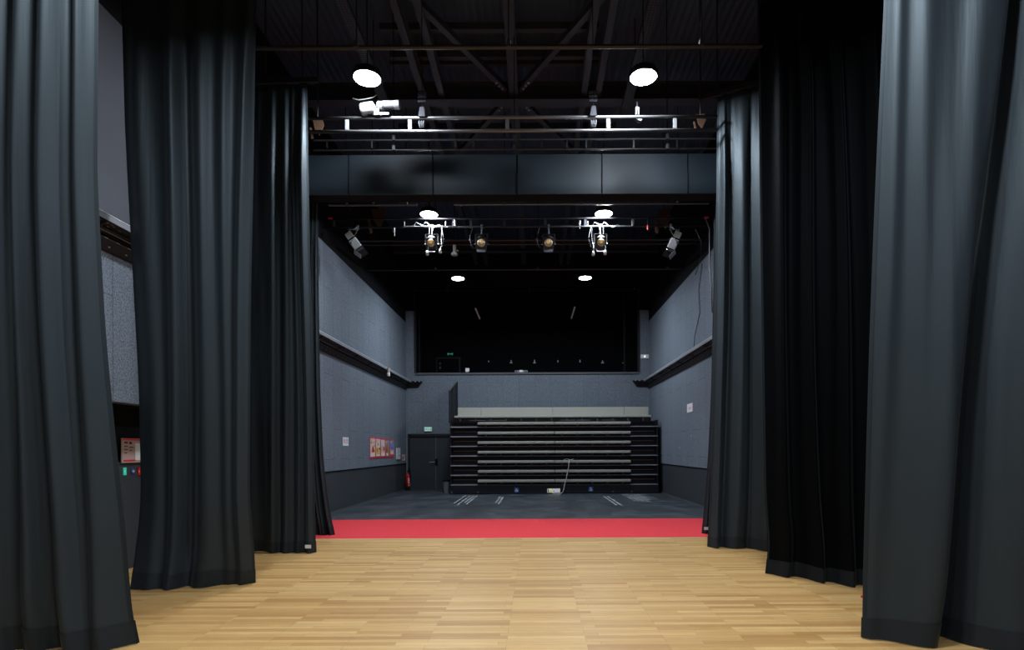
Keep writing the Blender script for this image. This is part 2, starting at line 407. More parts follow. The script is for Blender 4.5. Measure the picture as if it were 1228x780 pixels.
# exit sign above the door
def exit_sign(cx, cy, Y, w, h, label, back, face, green):
    c = at(cx, cy, Y)
    e = empty('exit_sign', c, label, 'exit sign')
    MB().bb(c.x-w/2, c.x+w/2, Y-.05, Y+.004, c.z-h/2, c.z+h/2, .008).build('sign_body', back, e)
    MB().bb(c.x-w*.46, c.x+w*.46, Y-.056, Y-.05, c.z-h*.42, c.z+h*.42).build('sign_face', face, e)
    mb = MB(); y = Y-.060; X, Z = c.x, c.z
    # double arrow and walking figure
    mb.poly([(X-w*.16, y, Z-h*.07), (X+w*.16, y, Z-h*.07), (X+w*.16, y, Z+h*.07), (X-w*.16, y, Z+h*.07)])
    mb.poly([(X-w*.16, y, Z-h*.22), (X-w*.16, y, Z+h*.22), (X-w*.27, y, Z)])
    mb.poly([(X+w*.16, y, Z-h*.22), (X+w*.27, y, Z), (X+w*.16, y, Z+h*.22)])
    for s in (-1, 1):
        mb.poly([(X+s*w*.36-w*.05, y, Z-h*.3), (X+s*w*.36+w*.05, y, Z-h*.3), (X+s*w*.36+w*.05, y, Z+h*.3), (X+s*w*.36-w*.05, y, Z+h*.3)])
    mb.build('pictogram', green, e)
    return e
exit_sign(513.5, 515, YB, .30, .18, 'white and green lit exit sign above the dark door in the back wall', M['grey'], M['sign_white'], M['green'])
exit_sign(540, 425, YC-.0, .26, .13, 'dim green exit sign above the door inside the dark control room', M['sign_dim'], M['black'], M['green_glow'])

# control room contents
bx0, bx1, bz = fx(525, YC), fx(551, YC), fz(430, YC)
d2 = struct('door_2', MB().bb(bx0-.06, bx0, YC-.04, YC, 3.2, bz+.06).bb(bx1, bx1+.06, YC-.04, YC, 3.2, bz+.06).bb(bx0, bx1, YC-.04, YC, bz, bz+.06), M['frame'])
MB().bb(bx0, bx1, YC-.03, YC, 3.2, bz).build('door_leaf', M['black'], d2)
MB().bb(bx0+.1, bx0+.15, YC-.06, YC-.03, fz(441, YC)-.05, fz(441, YC)+.05).bb(bx0+.1, bx0+.15, YC-.06, YC-.03, fz(436, YC)-.04, fz(436, YC)+.04).build('lock_plate', M['sign_dim'], d2)
ords = ['leftmost', 'second from the left', 'third from the left', 'middle', 'third from the right', 'second from the right', 'rightmost']
pale = mat('dim_pale_light', (.3, .32, .34), .6, emis=(.7, .85, 1), estr=.10)
for k, px in enumerate((586, 613, 641, 669, 695.5, 722.5, 748)):
    c = at(px, 433.5, YC-.02); e = empty('wall_light', c, 'tiny pale light on the control room wall, %s of seven' % ords[k], 'wall light', 'tiny lights in a row in the control room')
    s = (.35, .7, 1, .75, .95, .4, .5, )[k] if k < 7 else 1
    MB().prism([(-.025*s, -.05), (.025*s, -.05), (.022, .0), (.012, .06*s), (-.012, .06*s), (-.022, 0)], lambda u, v, t: Vector((c.x+u, YC-.03-.04*t, c.z+v))).build('shade', pale, e)
    if k in (1, 2, 5, 6): MB().bb(c.x-.06, c.x+.06, YC-.09, YC, c.z-.085, c.z-.065).build('shelf', pale, e)
c = at(560.5, 447, YB+.05)
e = empty('speaker_box', (c.x, YB+.05, SILL), 'small white box on a foot standing on the control room sill', 'speaker')
MB().bb(c.x-.07, c.x+.07, YB, YB+.12, SILL+.045, SILL+.18, .015).build('case', M['white'], e)
MB().bb(c.x-.03, c.x+.03, YB+.02, YB+.1, SILL, SILL+.05).build('foot', M['grey'], e)
c = at(625, 445, YB+.05)
e = empty('control_box', (c.x, YB+.05, SILL), 'low grey box with a pale middle on the control room sill', 'control box')
MB().bb(c.x-.24, c.x+.24, YB, YB+.15, SILL, SILL+.085, .008).build('case', M['grey'], e)
MB().bb(c.x-.06, c.x+.06, YB-.012, YB, SILL+.015, SILL+.095, .006).build('dial', M['white'], e)
for s in (-1, 1): MB().bb(c.x+s*.18-.05, c.x+s*.18+.05, YB-.008, YB, SILL+.015, SILL+.07).build('button_panel', M['frame_grey'], e)
# white light box right of the opening
c = at(773, 428, YB)
e = empty('emergency_light', c, 'white rectangular emergency light on the back wall right of the control room opening', 'emergency light')
MB().bb(c.x-.15, c.x+.15, YB-.05, YB+.004, c.z-.075, c.z+.075, .012).build('case', M['white'], e)
MB().lathe([(.035, 0), (.03, .02), (.0, .025)], (c.x, YB-.05, c.z), rot(PI/2)).build('lens', M['glow_white'], e)
tube_m = mat('pale_tube', (.55, .45, .44), .5, emis=(.8, .65, .62), estr=.06)  # small emission added so the unlit tubes show against the black
# slim ceiling rods before the control room
for px0, py0, px1, py1, w in ((571, 370, 576, 382, 'left'), (690, 369, 686, 382, 'right')):
    Z = 6.9; ya = (Z-H)*F/(CY-py0); yb = (Z-H)*F/(CY-py1)
    a, b = Vector((fx(px0, ya), ya, Z)), Vector((fx(px1, yb), yb, Z))
    e = empty('tube_light', (a+b)/2, 'slim pale tube under the black auditorium ceiling, %s one of two' % w, 'tube light')
    MB().bar(a, b, .03).build('tube', tube_m, e)
    MB().bar((a+b)/2, (a+b)/2+Vector((0, 0, ZC-Z)), .008).build('hanger', M['black'], e)

# red carpet
tag(MB().bb(XL+.02, XR-.02, YS, 12.28, 0, .012, .004).build('carpet', M['red']), 'bright red carpet strip across the floor between the wooden stage and the black floor', 'carpet')
struct('trim_1', MB().bb(XL, XR, YS-.04, YS, -.05, .004), mat('pale_stage_edge', (.66, .50, .27), .45))

# ---------------------------------------------------------------- proscenium header
PY, PZ0, PZ1 = 9.70, fz(233.5, 9.70), 6.46
pw = struct('wall_proscenium', MB().bb(XL, XR, PY, PY+.28, PZ0, PZ1), M['black'])
seams = [XL+.02] + [fx(p, PY) for p in (420, 521, 621.5, 723, 826)] + [XR-.02]
for a, b in zip(seams, seams[1:]):
    MB().bb(a+.012, b-.012, PY-.025, PY, PZ0, PZ1).build('panel', M['fascia'], pw)
    MB().bar(((b), PY-.03, PZ0+.02), (b, PY-.03, PZ0+.35), .012).build('drop_rod', M['black'], pw)
for sx in (-1, 1):   # side returns behind the curtains
    x = XL if sx < 0 else XR
    MB().bb(x, x-sx*.75, PY, PY+.25, .016, PZ0).build('side_return', M['black'], pw)

# ---------------------------------------------------------------- curtains
def lerp_keys(keys, z):
    """keys: (Z, X, Y) sorted by Z"""
    if z <= keys[0][0]: return keys[0][1:]
    for a, b in zip(keys, keys[1:]):
        if z <= b[0]:
            t = (z-a[0])/(b[0]-a[0]); t2 = t
            return (a[1]+(b[1]-a[1])*t2, a[2]+(b[2]-a[2])*t2)
    return keys[-1][1:]
def smooth_keys(keys):
    # resample by repeated averaging so the edges run as soft curves
    zs = [k/60*(keys[-1][0]-keys[0][0])+keys[0][0] for k in range(61)]
    pts = [list(lerp_keys(keys, z)) for z in zs]
    for _ in range(6):
        q = [p[:] for p in pts]
        for i in range(1, 60):
            for d in (0, 1): q[i][d] = (pts[i-1][d]+2*pts[i][d]+pts[i+1][d])/4
        pts = q
    return [(z, p[0], p[1]) for z, p in zip(zs, pts)]
def curtain(label, left, right, folds, amp, seed, cloth='cloth', hem='hem', nu=150, nv=70, tagpos=None, fine=.12, hemh=.165):
    """folds: (u, width, height) ridges; amp: metres"""
    rnd = random.Random(seed)
    L, R = smooth_keys(left), smooth_keys(right)
    ztop = L[-1][0]
    ph = [(rnd.uniform(5, 9), rnd.uniform(0, 6.28), rnd.uniform(-1.2, 1.2)) for _ in range(3)] + [(rnd.uniform(13, 19), rnd.uniform(0, 6.28), rnd.uniform(-2, 2)) for _ in range(2)]
    drift = [rnd.uniform(-.05, .05) for _ in folds]; wig = [rnd.uniform(0, 6.28) for _ in folds]
    def pos(u, z, off=0):
        a, b = lerp_keys(L, z), lerp_keys(R, z)
        v = z/ztop
        x, y = a[0]+(b[0]-a[0])*u, a[1]+(b[1]-a[1])*u
        d = 0
        for (c, w, h, *own), dr, wg in zip(folds, drift, wig):
            dr = own[0] if own else dr
            cc = c + dr*(v-.5) + .008*math.sin(5*v+wg)
            ww = w*(1.15-.3*v)
            d += h*math.exp(-((u-cc)/ww)**2)
        for k, (f, p, s) in enumerate(ph):
            d += fine*(.55 if k < 3 else .22)*math.sin(f*2*PI*u*.5+p+s*v*2)*(.45+.55*math.sin(PI*min(1, v*1.1+.1)))
        A = amp*(.85+.3*(1-v)**2)*min(1, .35+(1-v)*3.5)
        low = max(0, 1-z/.45)
        y2 = y - A*d - off + .03*low*math.sin(9*u+seed)
        x2 = x + amp*.25*math.sin(PI*u)*math.sin(6*v+seed+8*u)*.5
        return Vector((x2, y2, z))
    base = pos(.5, 0)
    e = empty('stage_curtain', (base.x, base.y, 0), label, 'curtain', 'black stage curtains')
    dr = MB().grid(lambda u, v: pos(u, .02+v**1.25*(ztop-.02)), nu, nv).build('drape', M[cloth], e, smooth=True)
    mb = MB(); mb.grid(lambda u, v: pos(u, .008+hemh*v+.012*math.sin(11*u+seed)*v, .008), nu, 3); mb.grid(lambda u, v: pos(u, .008+hemh*v+.012*math.sin(11*u+seed)*v, -.012), nu, 3)
    mb.build('hem', M[hem], e, smooth=True)
    # stitched side edges
    for u0, d in ((0, .018), (1, -.018)):
        MB().grid(lambda u, v: pos(min(1, max(0, u0+d*u/(abs(R[30][1]-L[30][1])))), .02+v*(ztop-.03), .006), 2, 60).build('side_seam', M[hem], e, smooth=True)
    if tagpos:
        tu, tz = tagpos; p = pos(tu, tz)
        MB().box((p.x, p.y-.022, p.z), (.085, .006, .05)).build('size_tag', M['tag'], e)
    # heading webbing at the top
    MB().grid(lambda u, v: pos(u, ztop-.08+.085*v, .006), nu//2, 1).build('heading', M[hem], e, smooth=True)
    return e
ZT = 6.85
def X(px, Y): return fx(px, Y)
y = 4.45
curtain('black curtain nearest the camera on the left side of the stage',
        [(0, -4.50, 4.35), (2, -4.52, y), (ZT, -4.52, y)],
        [(0, X(167, 4.48), 4.48), (.22, X(157, y), y), (.9, X(150.5, y), y), (1.4, X(142, y), y), (2.4, X(128, y), y), (3.6, X(118.5, y), y), (5, X(120, y), y), (ZT, X(122, y), y)],
        [(.10, .07, .9), (.34, .075, 1.1), (.54, .06, .9), (.73, .085, 1.2), (.90, .05, .7), (1.0, .03, -.12)], .16, 3, fine=.10)
y = 6.35
curtain('black curtain second from the camera on the left, beside the grey wall gap',
        [(0, X(156, 6.2), 6.18), (.35, X(166, y), 6.3), (.9, X(170, y), y), (2.2, X(168, y), y), (3.7, X(160, y), y), (5, X(153, y), y), (ZT, X(148, y), y)],
        [(0, X(304, 6.45), 6.50), (.3, X(301.5, y), 6.45), (.9, X(300, y), y), (3, X(302, y), y), (5, X(307, y), y), (ZT, X(311, y), y)],
        [(.13, .08, .8), (.36, .06, .9), (.46, .05, -.5), (.60, .09, 1.0), (.78, .05, .6), (.92, .05, 1.0)], .10, 7, fine=.10)
y = 8.41
curtain('black curtain third from the camera on the left with a white tag on its hem',
        [(0, -4.5, 8.5), (ZT, -4.5, 8.5)],
        [(0, X(379, y), y), (.5, X(378.5, y), y), (2.2, X(377.5, y), y), (4.5, X(373, y), y), (ZT, X(370.5, y), y)],
        [(.40, .05, .5), (.54, .05, 1.0), (.70, .05, .9), (.82, .035, .6), (.94, .045, 1.1)], .10, 11, tagpos=(.945, .11))
y = 10.1
curtain('black curtain furthest back on the left, its foot on the red carpet',
        [(.022, -4.5, y), (ZT-.9, -4.5, y)],
        [(.022, X(401, y), y), (.5, X(394.5, y), y), (1.3, X(388, y), y), (2.6, X(384.5, y), y), (4.5, X(383, y), y), (ZT-.9, X(382.5, y), y)],
        [(.3, .05, .8), (.5, .04, .8), (.64, .035, .8), (.75, .03, .9), (.85, .026, 1), (.95, .024, 1)], .08, 13, nu=110, nv=50)
y = 4.58
curtain('black curtain nearest the camera on the right side of the stage, catching the most light',
        [(0, X(1027, y), y), (.3, X(1031, y), y), (1.2, X(1036, y), y), (2.4, X(1043, y), y), (3.7, X(1052, y), y), (5, X(1062, y), y), (ZT, X(1072, y), y)],
        [(0, 3.97, 4.05), (2, 3.97, 4.1), (ZT, 3.97, 4.15)],
        [(.05, .05, .3), (.24, .10, .6), (.44, .10, .6, .3), (.62, .055, -1.6, .42), (.80, .09, .6, .3)], .13, 17, fine=.10)
curtain('matt black velvet curtain second from the camera on the right',
        [(0, X(917, 6.85), 6.85), (.35, X(922, 6.85), 6.85), (.8, X(916, 6.85), 6.85), (3, X(914, 6.85), 6.85), (ZT, X(911, 6.85), 6.85)],
        [(0, 3.95, 5.97), (ZT, 3.95, 6.05)],
        [(.13, .05, .8), (.33, .045, 1.1), (.54, .05, 1.1), (.78, .06, .9)], .14, 19, 'velvet', 'velvet_hem')
curtain('black curtain third from the camera on the right under a slanting rail',
        [(0, X(847, 8.77), 8.77), (.6, X(850, 8.77), 8.77), (1.6, X(853.5, 8.77), 8.77), (3.5, X(858, 8.77), 8.77), (ZT, X(862, 8.77), 8.77)],
        [(0, 3.95, 8.1), (ZT, 3.95, 8.15)],
        [(.07, .035, 1.0), (.16, .03, -.5), (.27, .06, .5), (.39, .03, -.5), (.50, .05, 1.0), (.75, .07, .8)], .10, 23)
y = 10.1
curtain('black curtain furthest back on the right, small tag near its foot',
        [(.022, X(840.5, y), y), (.5, X(844, y), y), (1.4, X(849, y), y), (2.6, X(853, y), y), (4.5, X(856.5, y), y), (ZT-.9, X(857, y), y)],
        [(.022, 3.95, y), (ZT-.9, 3.95, y)],
        [(.05, .03, .9), (.17, .03, 1), (.3, .03, .9), (.45, .04, .9), (.65, .05, .9)], .08, 29, nu=110, nv=50, tagpos=(.05, .11))
# scrap of red tape by the right curtain's foot
p = at(1028, 714, 1035/175)
tag(MB().lathe([(.02, 0), (.035, .006), (.028, .022), (.008, .026)], (p.x-.02, 5.95-.2, .0), n=12).build('floor_marker', M['ext_red']), 'tiny red marker on the wooden floor at the foot of the velvet curtain', 'floor marker')

# curtain rails
def rail(a, b, label, side):
    e = empty('curtain_rail', (Vector(a)+Vector(b))/2, label, 'curtain rail', 'curtain rails over the stage')
    MB().beam(a, b, .05, .07).build('track', M['steel2'], e)
    for t in (.15, .5, .85):
        p = Vector(a).lerp(Vector(b), t)
        MB().bar(p, (p.x, p.y, ZC-.02), .012).build('hanger', M['steel2'], e)
RZ = ZT+.06
rail((-4.7, 8.45, RZ), (-3.15, 8.41, RZ), 'rail over the third left curtain', 0)
rail((2.55, 8.9, RZ), (4.2, 8.05, RZ), 'slanting rail over the third right curtain', 0)

# ---------------------------------------------------------------- roof steel
ZB = 8.45
def ybeam(x, y0, y1, label, w=.12, h=.22):
    tag(MB().ibeam((x, y0, ZB), (x, y1, ZB), w, h).build('roof_beam', M['steel']), label, 'roof beam', 'dark roof beams')
def zdepth(py, Z): return (Z-H)*F/(CY-py)
for px, w in ((476, 'outer left'), (504, 'inner left'), (612, 'middle'), (717, 'inner right'), (738, 'outer right')):
    yy = zdepth(0, ZB); x = fx(px, yy)
    ybeam(x, 5.0, 21.3, 'dark steel roof beam running away from the camera, %s of five' % w, .115 if px != 612 else .17)
def xbeam(yy, label):
    tag(MB().ibeam((XL, yy, ZB-.02), (XR, yy, ZB-.02), .24, .34, .022).build('roof_beam', M['steel']), label, 'roof beam', 'dark roof beams')
YM = zdepth(113, ZB-.02)
xbeam(YM, 'deep dark steel beam across the roof just behind the near ceiling lights')
xbeam(YM+4.3, 'deep dark steel beam across the middle of the auditorium roof')
xbeam(YM+8.5, 'deep dark steel beam across the roof before the control room')
for k, (a, b, w) in enumerate((((-2.9, YM-4.2), (-.55, YM-.15), 'left near'), ((2.1, YM-4.2), (-.25, YM-.15), 'right near'),
                               ((-.55, YM+.2), (-2.9, YM+4.2), 'left far'), ((-.25, YM+.2), (2.1, YM+4.2), 'right far'),)):
    e = empty('roof_brace', (a[0], a[1], ZB), 'slanting steel roof brace meeting the middle beam, %s one of four' % w, 'roof brace', 'slanting roof braces')
    MB().beam((a[0], a[1], ZB), (b[0], b[1], ZB), .10, .10).build('strut', M['steel'], e)
    p = Vector((a[0], a[1], ZB)) if k > 1 else Vector((b[0], b[1], ZB))
    d = (Vector((b[0], b[1], ZB))-Vector((a[0], a[1], ZB))).normalized()*(1 if k > 1 else -1)
    for j in range(3): MB().lathe([(.022, 0), (.022, .02), (.0, .022)], p+d*(.1+.1*j)+Vector((0, 0, -.05)), rot(PI), n=8).build('bolt', M['alu'], e)
for k, (py, x0, x1) in enumerate(((33, 458, 720), (66, 470, 730), (75, 470, 730), (125, 480, 740), (152, 480, 740))):
    yy = zdepth(py, 8.72); tag(MB().beam((fx(x0, yy), yy, 8.72), (fx(x1, yy), yy, 8.72), .10, .12).build('roof_purlin', M['steel']),
        'thin steel purlin across the stage roof, %s counted away from the camera' % ['first', 'second', 'third', 'fourth', 'fifth'][k], 'purlin', 'roof purlins')
# perforated cable trays running under the roof on both sides
for px, w in ((411, 'left'), (788, 'right')):
    Z = 8.0; yy = zdepth(0, Z); x = fx(px, yy)
    e = empty('cable_tray', (x, 10, Z), 'perforated steel cable tray under the stage roof, %s one' % w, 'cable tray')
    MB().bb(x-.09, x+.09, 5, 11, Z, Z+.006).bb(x-.09, x-.085, 5, 11, Z, Z+.06).bb(x+.085, x+.09, 5, 11, Z, Z+.06).build('tray', M['steel2'], e)
    mb = MB()
    for j in range(120):
        for s in (-.05, 0, .05):
            yy = 5.05+j*.05; mb.poly([(x+s-.008, yy-.01, Z-.002), (x+s+.008, yy-.01, Z-.002), (x+s+.008, yy+.01, Z-.002), (x+s-.008, yy+.01, Z-.002)])
    tag(mb.build('perforations', M['pipe'], e), kind='stuff')
    for yy in (6, 8, 10): MB().bar((x, yy, Z), (x, yy, ZC-.02), .01).build('hanger', M['steel2'], e)

# ---------------------------------------------------------------- pipes
def pipe_single(px0, px1, py, Y, label, r=.024, m='steel2', hang=True):
    a, b = at(px0, py, Y), at(px1, py, Y)
    b.z = a.z = (a.z+b.z)/2
    e = empty('lighting_pipe', (a+b)/2, label, 'pipe', 'lighting pipes under the roof')
    MB().bar(a, b, r).build('tube', M[m], e, smooth=False)
    if hang:
        for t in (.2, .5, .88):
            p = a.lerp(b, t)
            MB().bar(p, (p.x, p.y, ZC-.02), .007, 6).build('wire', M['black'], e)
            MB().box(p+Vector((0, 0, .03)), (.05, .07, .08), bev=.008).build('clamp', M['steel'], e)
    return e
def ladder(px0, px1, pyt, pyb, Y, spacers, label, r=.024, m='pipe', hangs=(), m2='rig'):
    zt, zb = fz(pyt, Y), fz(pyb, Y); x0, x1 = fx(px0, Y), fx(px1, Y)
    e = empty('lighting_truss', ((x0+x1)/2, Y, zb), label, 'lighting truss', 'twin-tube lighting trusses')
    for z in (zt, zb): MB().bar((x0, Y, z), (x1, Y, z), r, 14).build('tube', M[m], e, smooth=True)
    for px in spacers:
        x = fx(px, Y); MB().bb(x-.028, x+.028, Y-.012, Y+.012, zb+r, zt-r, .004).build('spacer', M[m2], e)
    for px in hangs:
        x = fx(px, Y)
        h = MB().prism([(-.05, 0), (.05, 0), (.035, .14), (-.025, .14)], lambda u, v, t: Vector((x+u, Y-.05+.1*t, zt+.0+v))).build('hoist_clamp', M['bracket'], e)
        for s in (-.028, 0, .028): MB().lathe([(.012, -.05), (.02, -.02), (.018, .03), (.008, .05)], (x+s, Y-.03, (zt+zb)/2-.01), rot(.2, s*6), n=10).build('shackle', M['bracket'], e)
        MB().bar((x, Y, zt+.14), (x, Y, ZC-.02), .006, 6).build('wire', M['black'], e)
        for j in range(3): MB().bb(x-.06, x+.06, Y-.03, Y+.03, zt+.22+j*.07, zt+.25+j*.07, .004).build('wire_stop', M['steel'], e)
    return e
YT = 8.62
ladder(372, 862, 141, 157, YT, (418, 493.5, 610, 731, 811), 'twin-tube lighting truss spanning the stage below the near ceiling lights', hangs=(508, 713))
pipe_single(306, 914, 56.5, 6.7, 'single steel pipe across the top of the stage in front of the roof beams')
# dashed rail and hanging clips above the proscenium
e = pipe_single(376, 858, 167.5, 9.55, 'thin rail with clips just above the proscenium header', .014, 'steel')
for px in (392, 446, 546, 568, 594, 622, 650, 680, 703, 760, 812):
    p = at(px, 170, 9.53); MB().bb(p.x-.012, p.x+.012, 9.53, 9.55, p.z-.10, p.z+.04).build('clip', M['steel2'], e)
pipe_single(376, 858, 179.5, 9.6, 'lowest thin pipe along the top edge of the proscenium header', .013)

# auditorium pipes
YA = 13.1
ladder(388, 856, 262, 272, YA, (401, 545, 566, 606, 655, 703, 760), 'twin-tube lighting truss hung with spotlights over the auditorium', .02, 'steel2', hangs=(), m2='steel')
# paler bars added for the lamplit stretches of the lower truss tube
for x0, x1, w, ups in ((484, 535, 'left', (485, 534.5)), (537, 546.5, 'left end', (546,)), (689, 758, 'right', (705, 758))):
    a, b = at(x0, 272, YA-.08), at(x1, 271.5, YA-.08)
    e = empty('lit_truss_stretch', (a+b)/2, 'pale bar added for the lit stretch of truss below the %s lamp' % w, 'bar')
    MB().bar(a, b, .012).build('rod', M['pipe'], e)
    for px in ups: q = at(px, 272, YA-.08); MB().bar(q, q+Vector((0, 0, .12)), .010, 8).build('upright', M['pipe'], e)
    if x1-x0 > 40:
        q = at((x0+x1)/2, 272, YA-.08)
        MB().tube([q+Vector((-.25, 0, .01)), q+Vector((-.2, 0, .10)), q+Vector((-.05, -.02, .02)), q+Vector((.02, 0, .10)), q+Vector((.2, -.02, -.03)), q+Vector((.34, 0, .04))], .007, 6).build('safety_cable', M['pipe'], e)
pipe_single(394, 500, 246, 12.0, 'short pale pipe at the upper left behind the proscenium header', .024, 'pipe')
pipe_single(544, 850, 245, 12.0, 'long pipe just under the proscenium header over the auditorium', .018, 'pipe')
pipe_single(430, 860, 288, 14.6, 'dark pipe over the auditorium level with the spotlights', .028)
pipe_single(430, 860, 293, 14.9, 'second dark pipe over the auditorium just below the spotlights', .022)
pipe_single(440, 850, 323.5, 16.6, 'dark pipe across the auditorium above the furthest lamps', .022)
pipe_single(470, 800, 348.5, 19.4, 'dark pipe across the auditorium before the control room', .022, 'black')
# long flat ducts seen on the auditorium ceiling
for pxa, pya, w in ((420, 250, 'left'), (806, 300, 'right')):
    Z = 7.9; ya = zdepth(pya, Z); x = fx(pxa, ya)
    tag(MB().ibeam((x, 11.5, Z), (x, 21.2, Z), .12, .16).build('roof_beam', M['steel']), 'dark steel beam under the auditorium roof near the %s wall' % w, 'roof beam', 'dark roof beams')
# brown steel gussets at the ends of the trusses
def gusset(px, py, Y, s, label, m='brown_steel'):
    p = at(px, py, Y); e = empty('steel_gusset', p, label, 'gusset plate', 'brown gusset plates')
    MB().prism([(-.10*s, .14*s), (.09*s, .16*s), (.12*s, .02*s), (.03*s, -.17*s), (-.05*s, -.06*s)], lambda u, v, t: Vector((p.x+u, Y+.012*t, p.z+v))).build('plate', M[m], e)
    MB().prism([(-.16*s, -.02*s), (-.12*s, -.01*s), (-.08*s, -.22*s), (-.12*s, -.24*s)], lambda u, v, t: Vector((p.x+u, Y+.012*t, p.z+v))).build('tab', M[m], e)
    MB().bar((p.x, Y+.006, p.z+.1*s), (p.x, Y+.006, ZC-.02), .012, 6).build('rod', M['steel2'], e)
gusset(453, 262, 13.4, 1.5, 'brown gusset plate hanging left of the left lit lamp in the auditorium')
gusset(796, 262, 13.4, 1.5, 'brown gusset plate hanging beside the right angled spotlight')
gusset(381, 152, 8.8, .8, 'brown gusset plate at the left end of the stage truss')
gusset(840, 145, 8.8, .7, 'brown gusset plate at the right end of the stage truss')
for px, py, w in ((396, 262, 'left'), (847, 261, 'right')):
    p = at(px, py, YA-.09)
    e = empty('pilot_lamp', p, 'small red pilot lamp at the far %s end of the auditorium truss' % w, 'pilot lamp')
    MB().box(p, (.09, .05, .03), bev=.006).build('lens', M['pilot'], e); MB().box(p+Vector((0, .05, .02)), (.12, .06, .08), bev=.008).build('case', M['black'], e)
p = at(777, 273, YA-.03)
e = empty('cable_connector', p, 'small red connector on the right end of the spotlight truss', 'connector')
MB().bar(p+Vector((0, 0, -.06)), p+Vector((0, 0, .05)), .022, 10).build('plug', M['ext_red'], e); MB().bar(p+Vector((0, 0, .05)), (p.x, YA, fz(262, YA)), .012, 8).build('collar', M['black'], e)

# ---------------------------------------------------------------- ceiling lamps
ZLAMP = 6.80
def make_lamp(loc, label):
    e = empty('ceiling_lamp', loc, label, 'ceiling lamp', 'round lamps hanging in pairs')
    c = Vector(loc)
    MB().lathe([(.0, -.012), (.185, -.012), (.185, 0)], c, n=40).build('diffuser', M['lamp'], e)
    h = MB().lathe([(.205, -.016), (.21, -.004), (.205, .03), (.13, .06), (.11, .13), (.05, .15), (.0, .15)], c+Vector((0, 0, .005)), n=40)
    h.build('housing', M['black'], e)
    mb = MB()
    for k in range(24):
        a = 2*PI*k/24; R = rot(0, 0, a); mb.box(c+R @ Vector((.15, 0, .07)), (.06, .005, .06), R)
    mb.build('cooling_fins', M['black'], e)
    MB().bar(c+Vector((0, 0, .15)), c+Vector((0, 0, ZC-ZLAMP-.02)), .008, 8).build('suspension_rod', M['black'], e)
    return e
lx0, lx1 = -2.37, 1.56
rows = (8.19, 12.94, 17.8)
first = make_lamp(Vector((lx0, rows[0], ZLAMP)), 'large lit ceiling lamp over the left of the stage, above a white winch motor')
LL = {(0, 1): 'large lit ceiling lamp over the right of the stage', (1, 0): 'lit ceiling lamp just under the header, left of the middle pair',
      (1, 1): 'lit ceiling lamp just under the header, right of the middle pair', (2, 0): 'small distant lit ceiling lamp, left of the furthest pair',
      (2, 1): 'small distant lit ceiling lamp, right of the furthest pair'}
for (r, s), lab in LL.items():
    o = copy_tree(first); o.location = (lx1 if s else lx0, rows[r], ZLAMP); o['label'] = lab
# the same row of lamps continues over the camera, out of the frame
def area(loc, power, size):
    ld = bpy.data.lights.new('overhead_lamp', 'AREA'); ld.shape = 'DISK'; ld.size = size; ld.energy = power; ld.color = (.86, .93, 1)
    ld.spread = math.radians(155); lo = bpy.data.objects.new('overhead_lamp', ld); col.objects.link(lo); lo.location = loc
    return lo
for yy in (3.4, -1.4):
    for x, pw_ in ((lx0, 120), (lx1, 175)): area((x, yy, ZLAMP), pw_, .38)

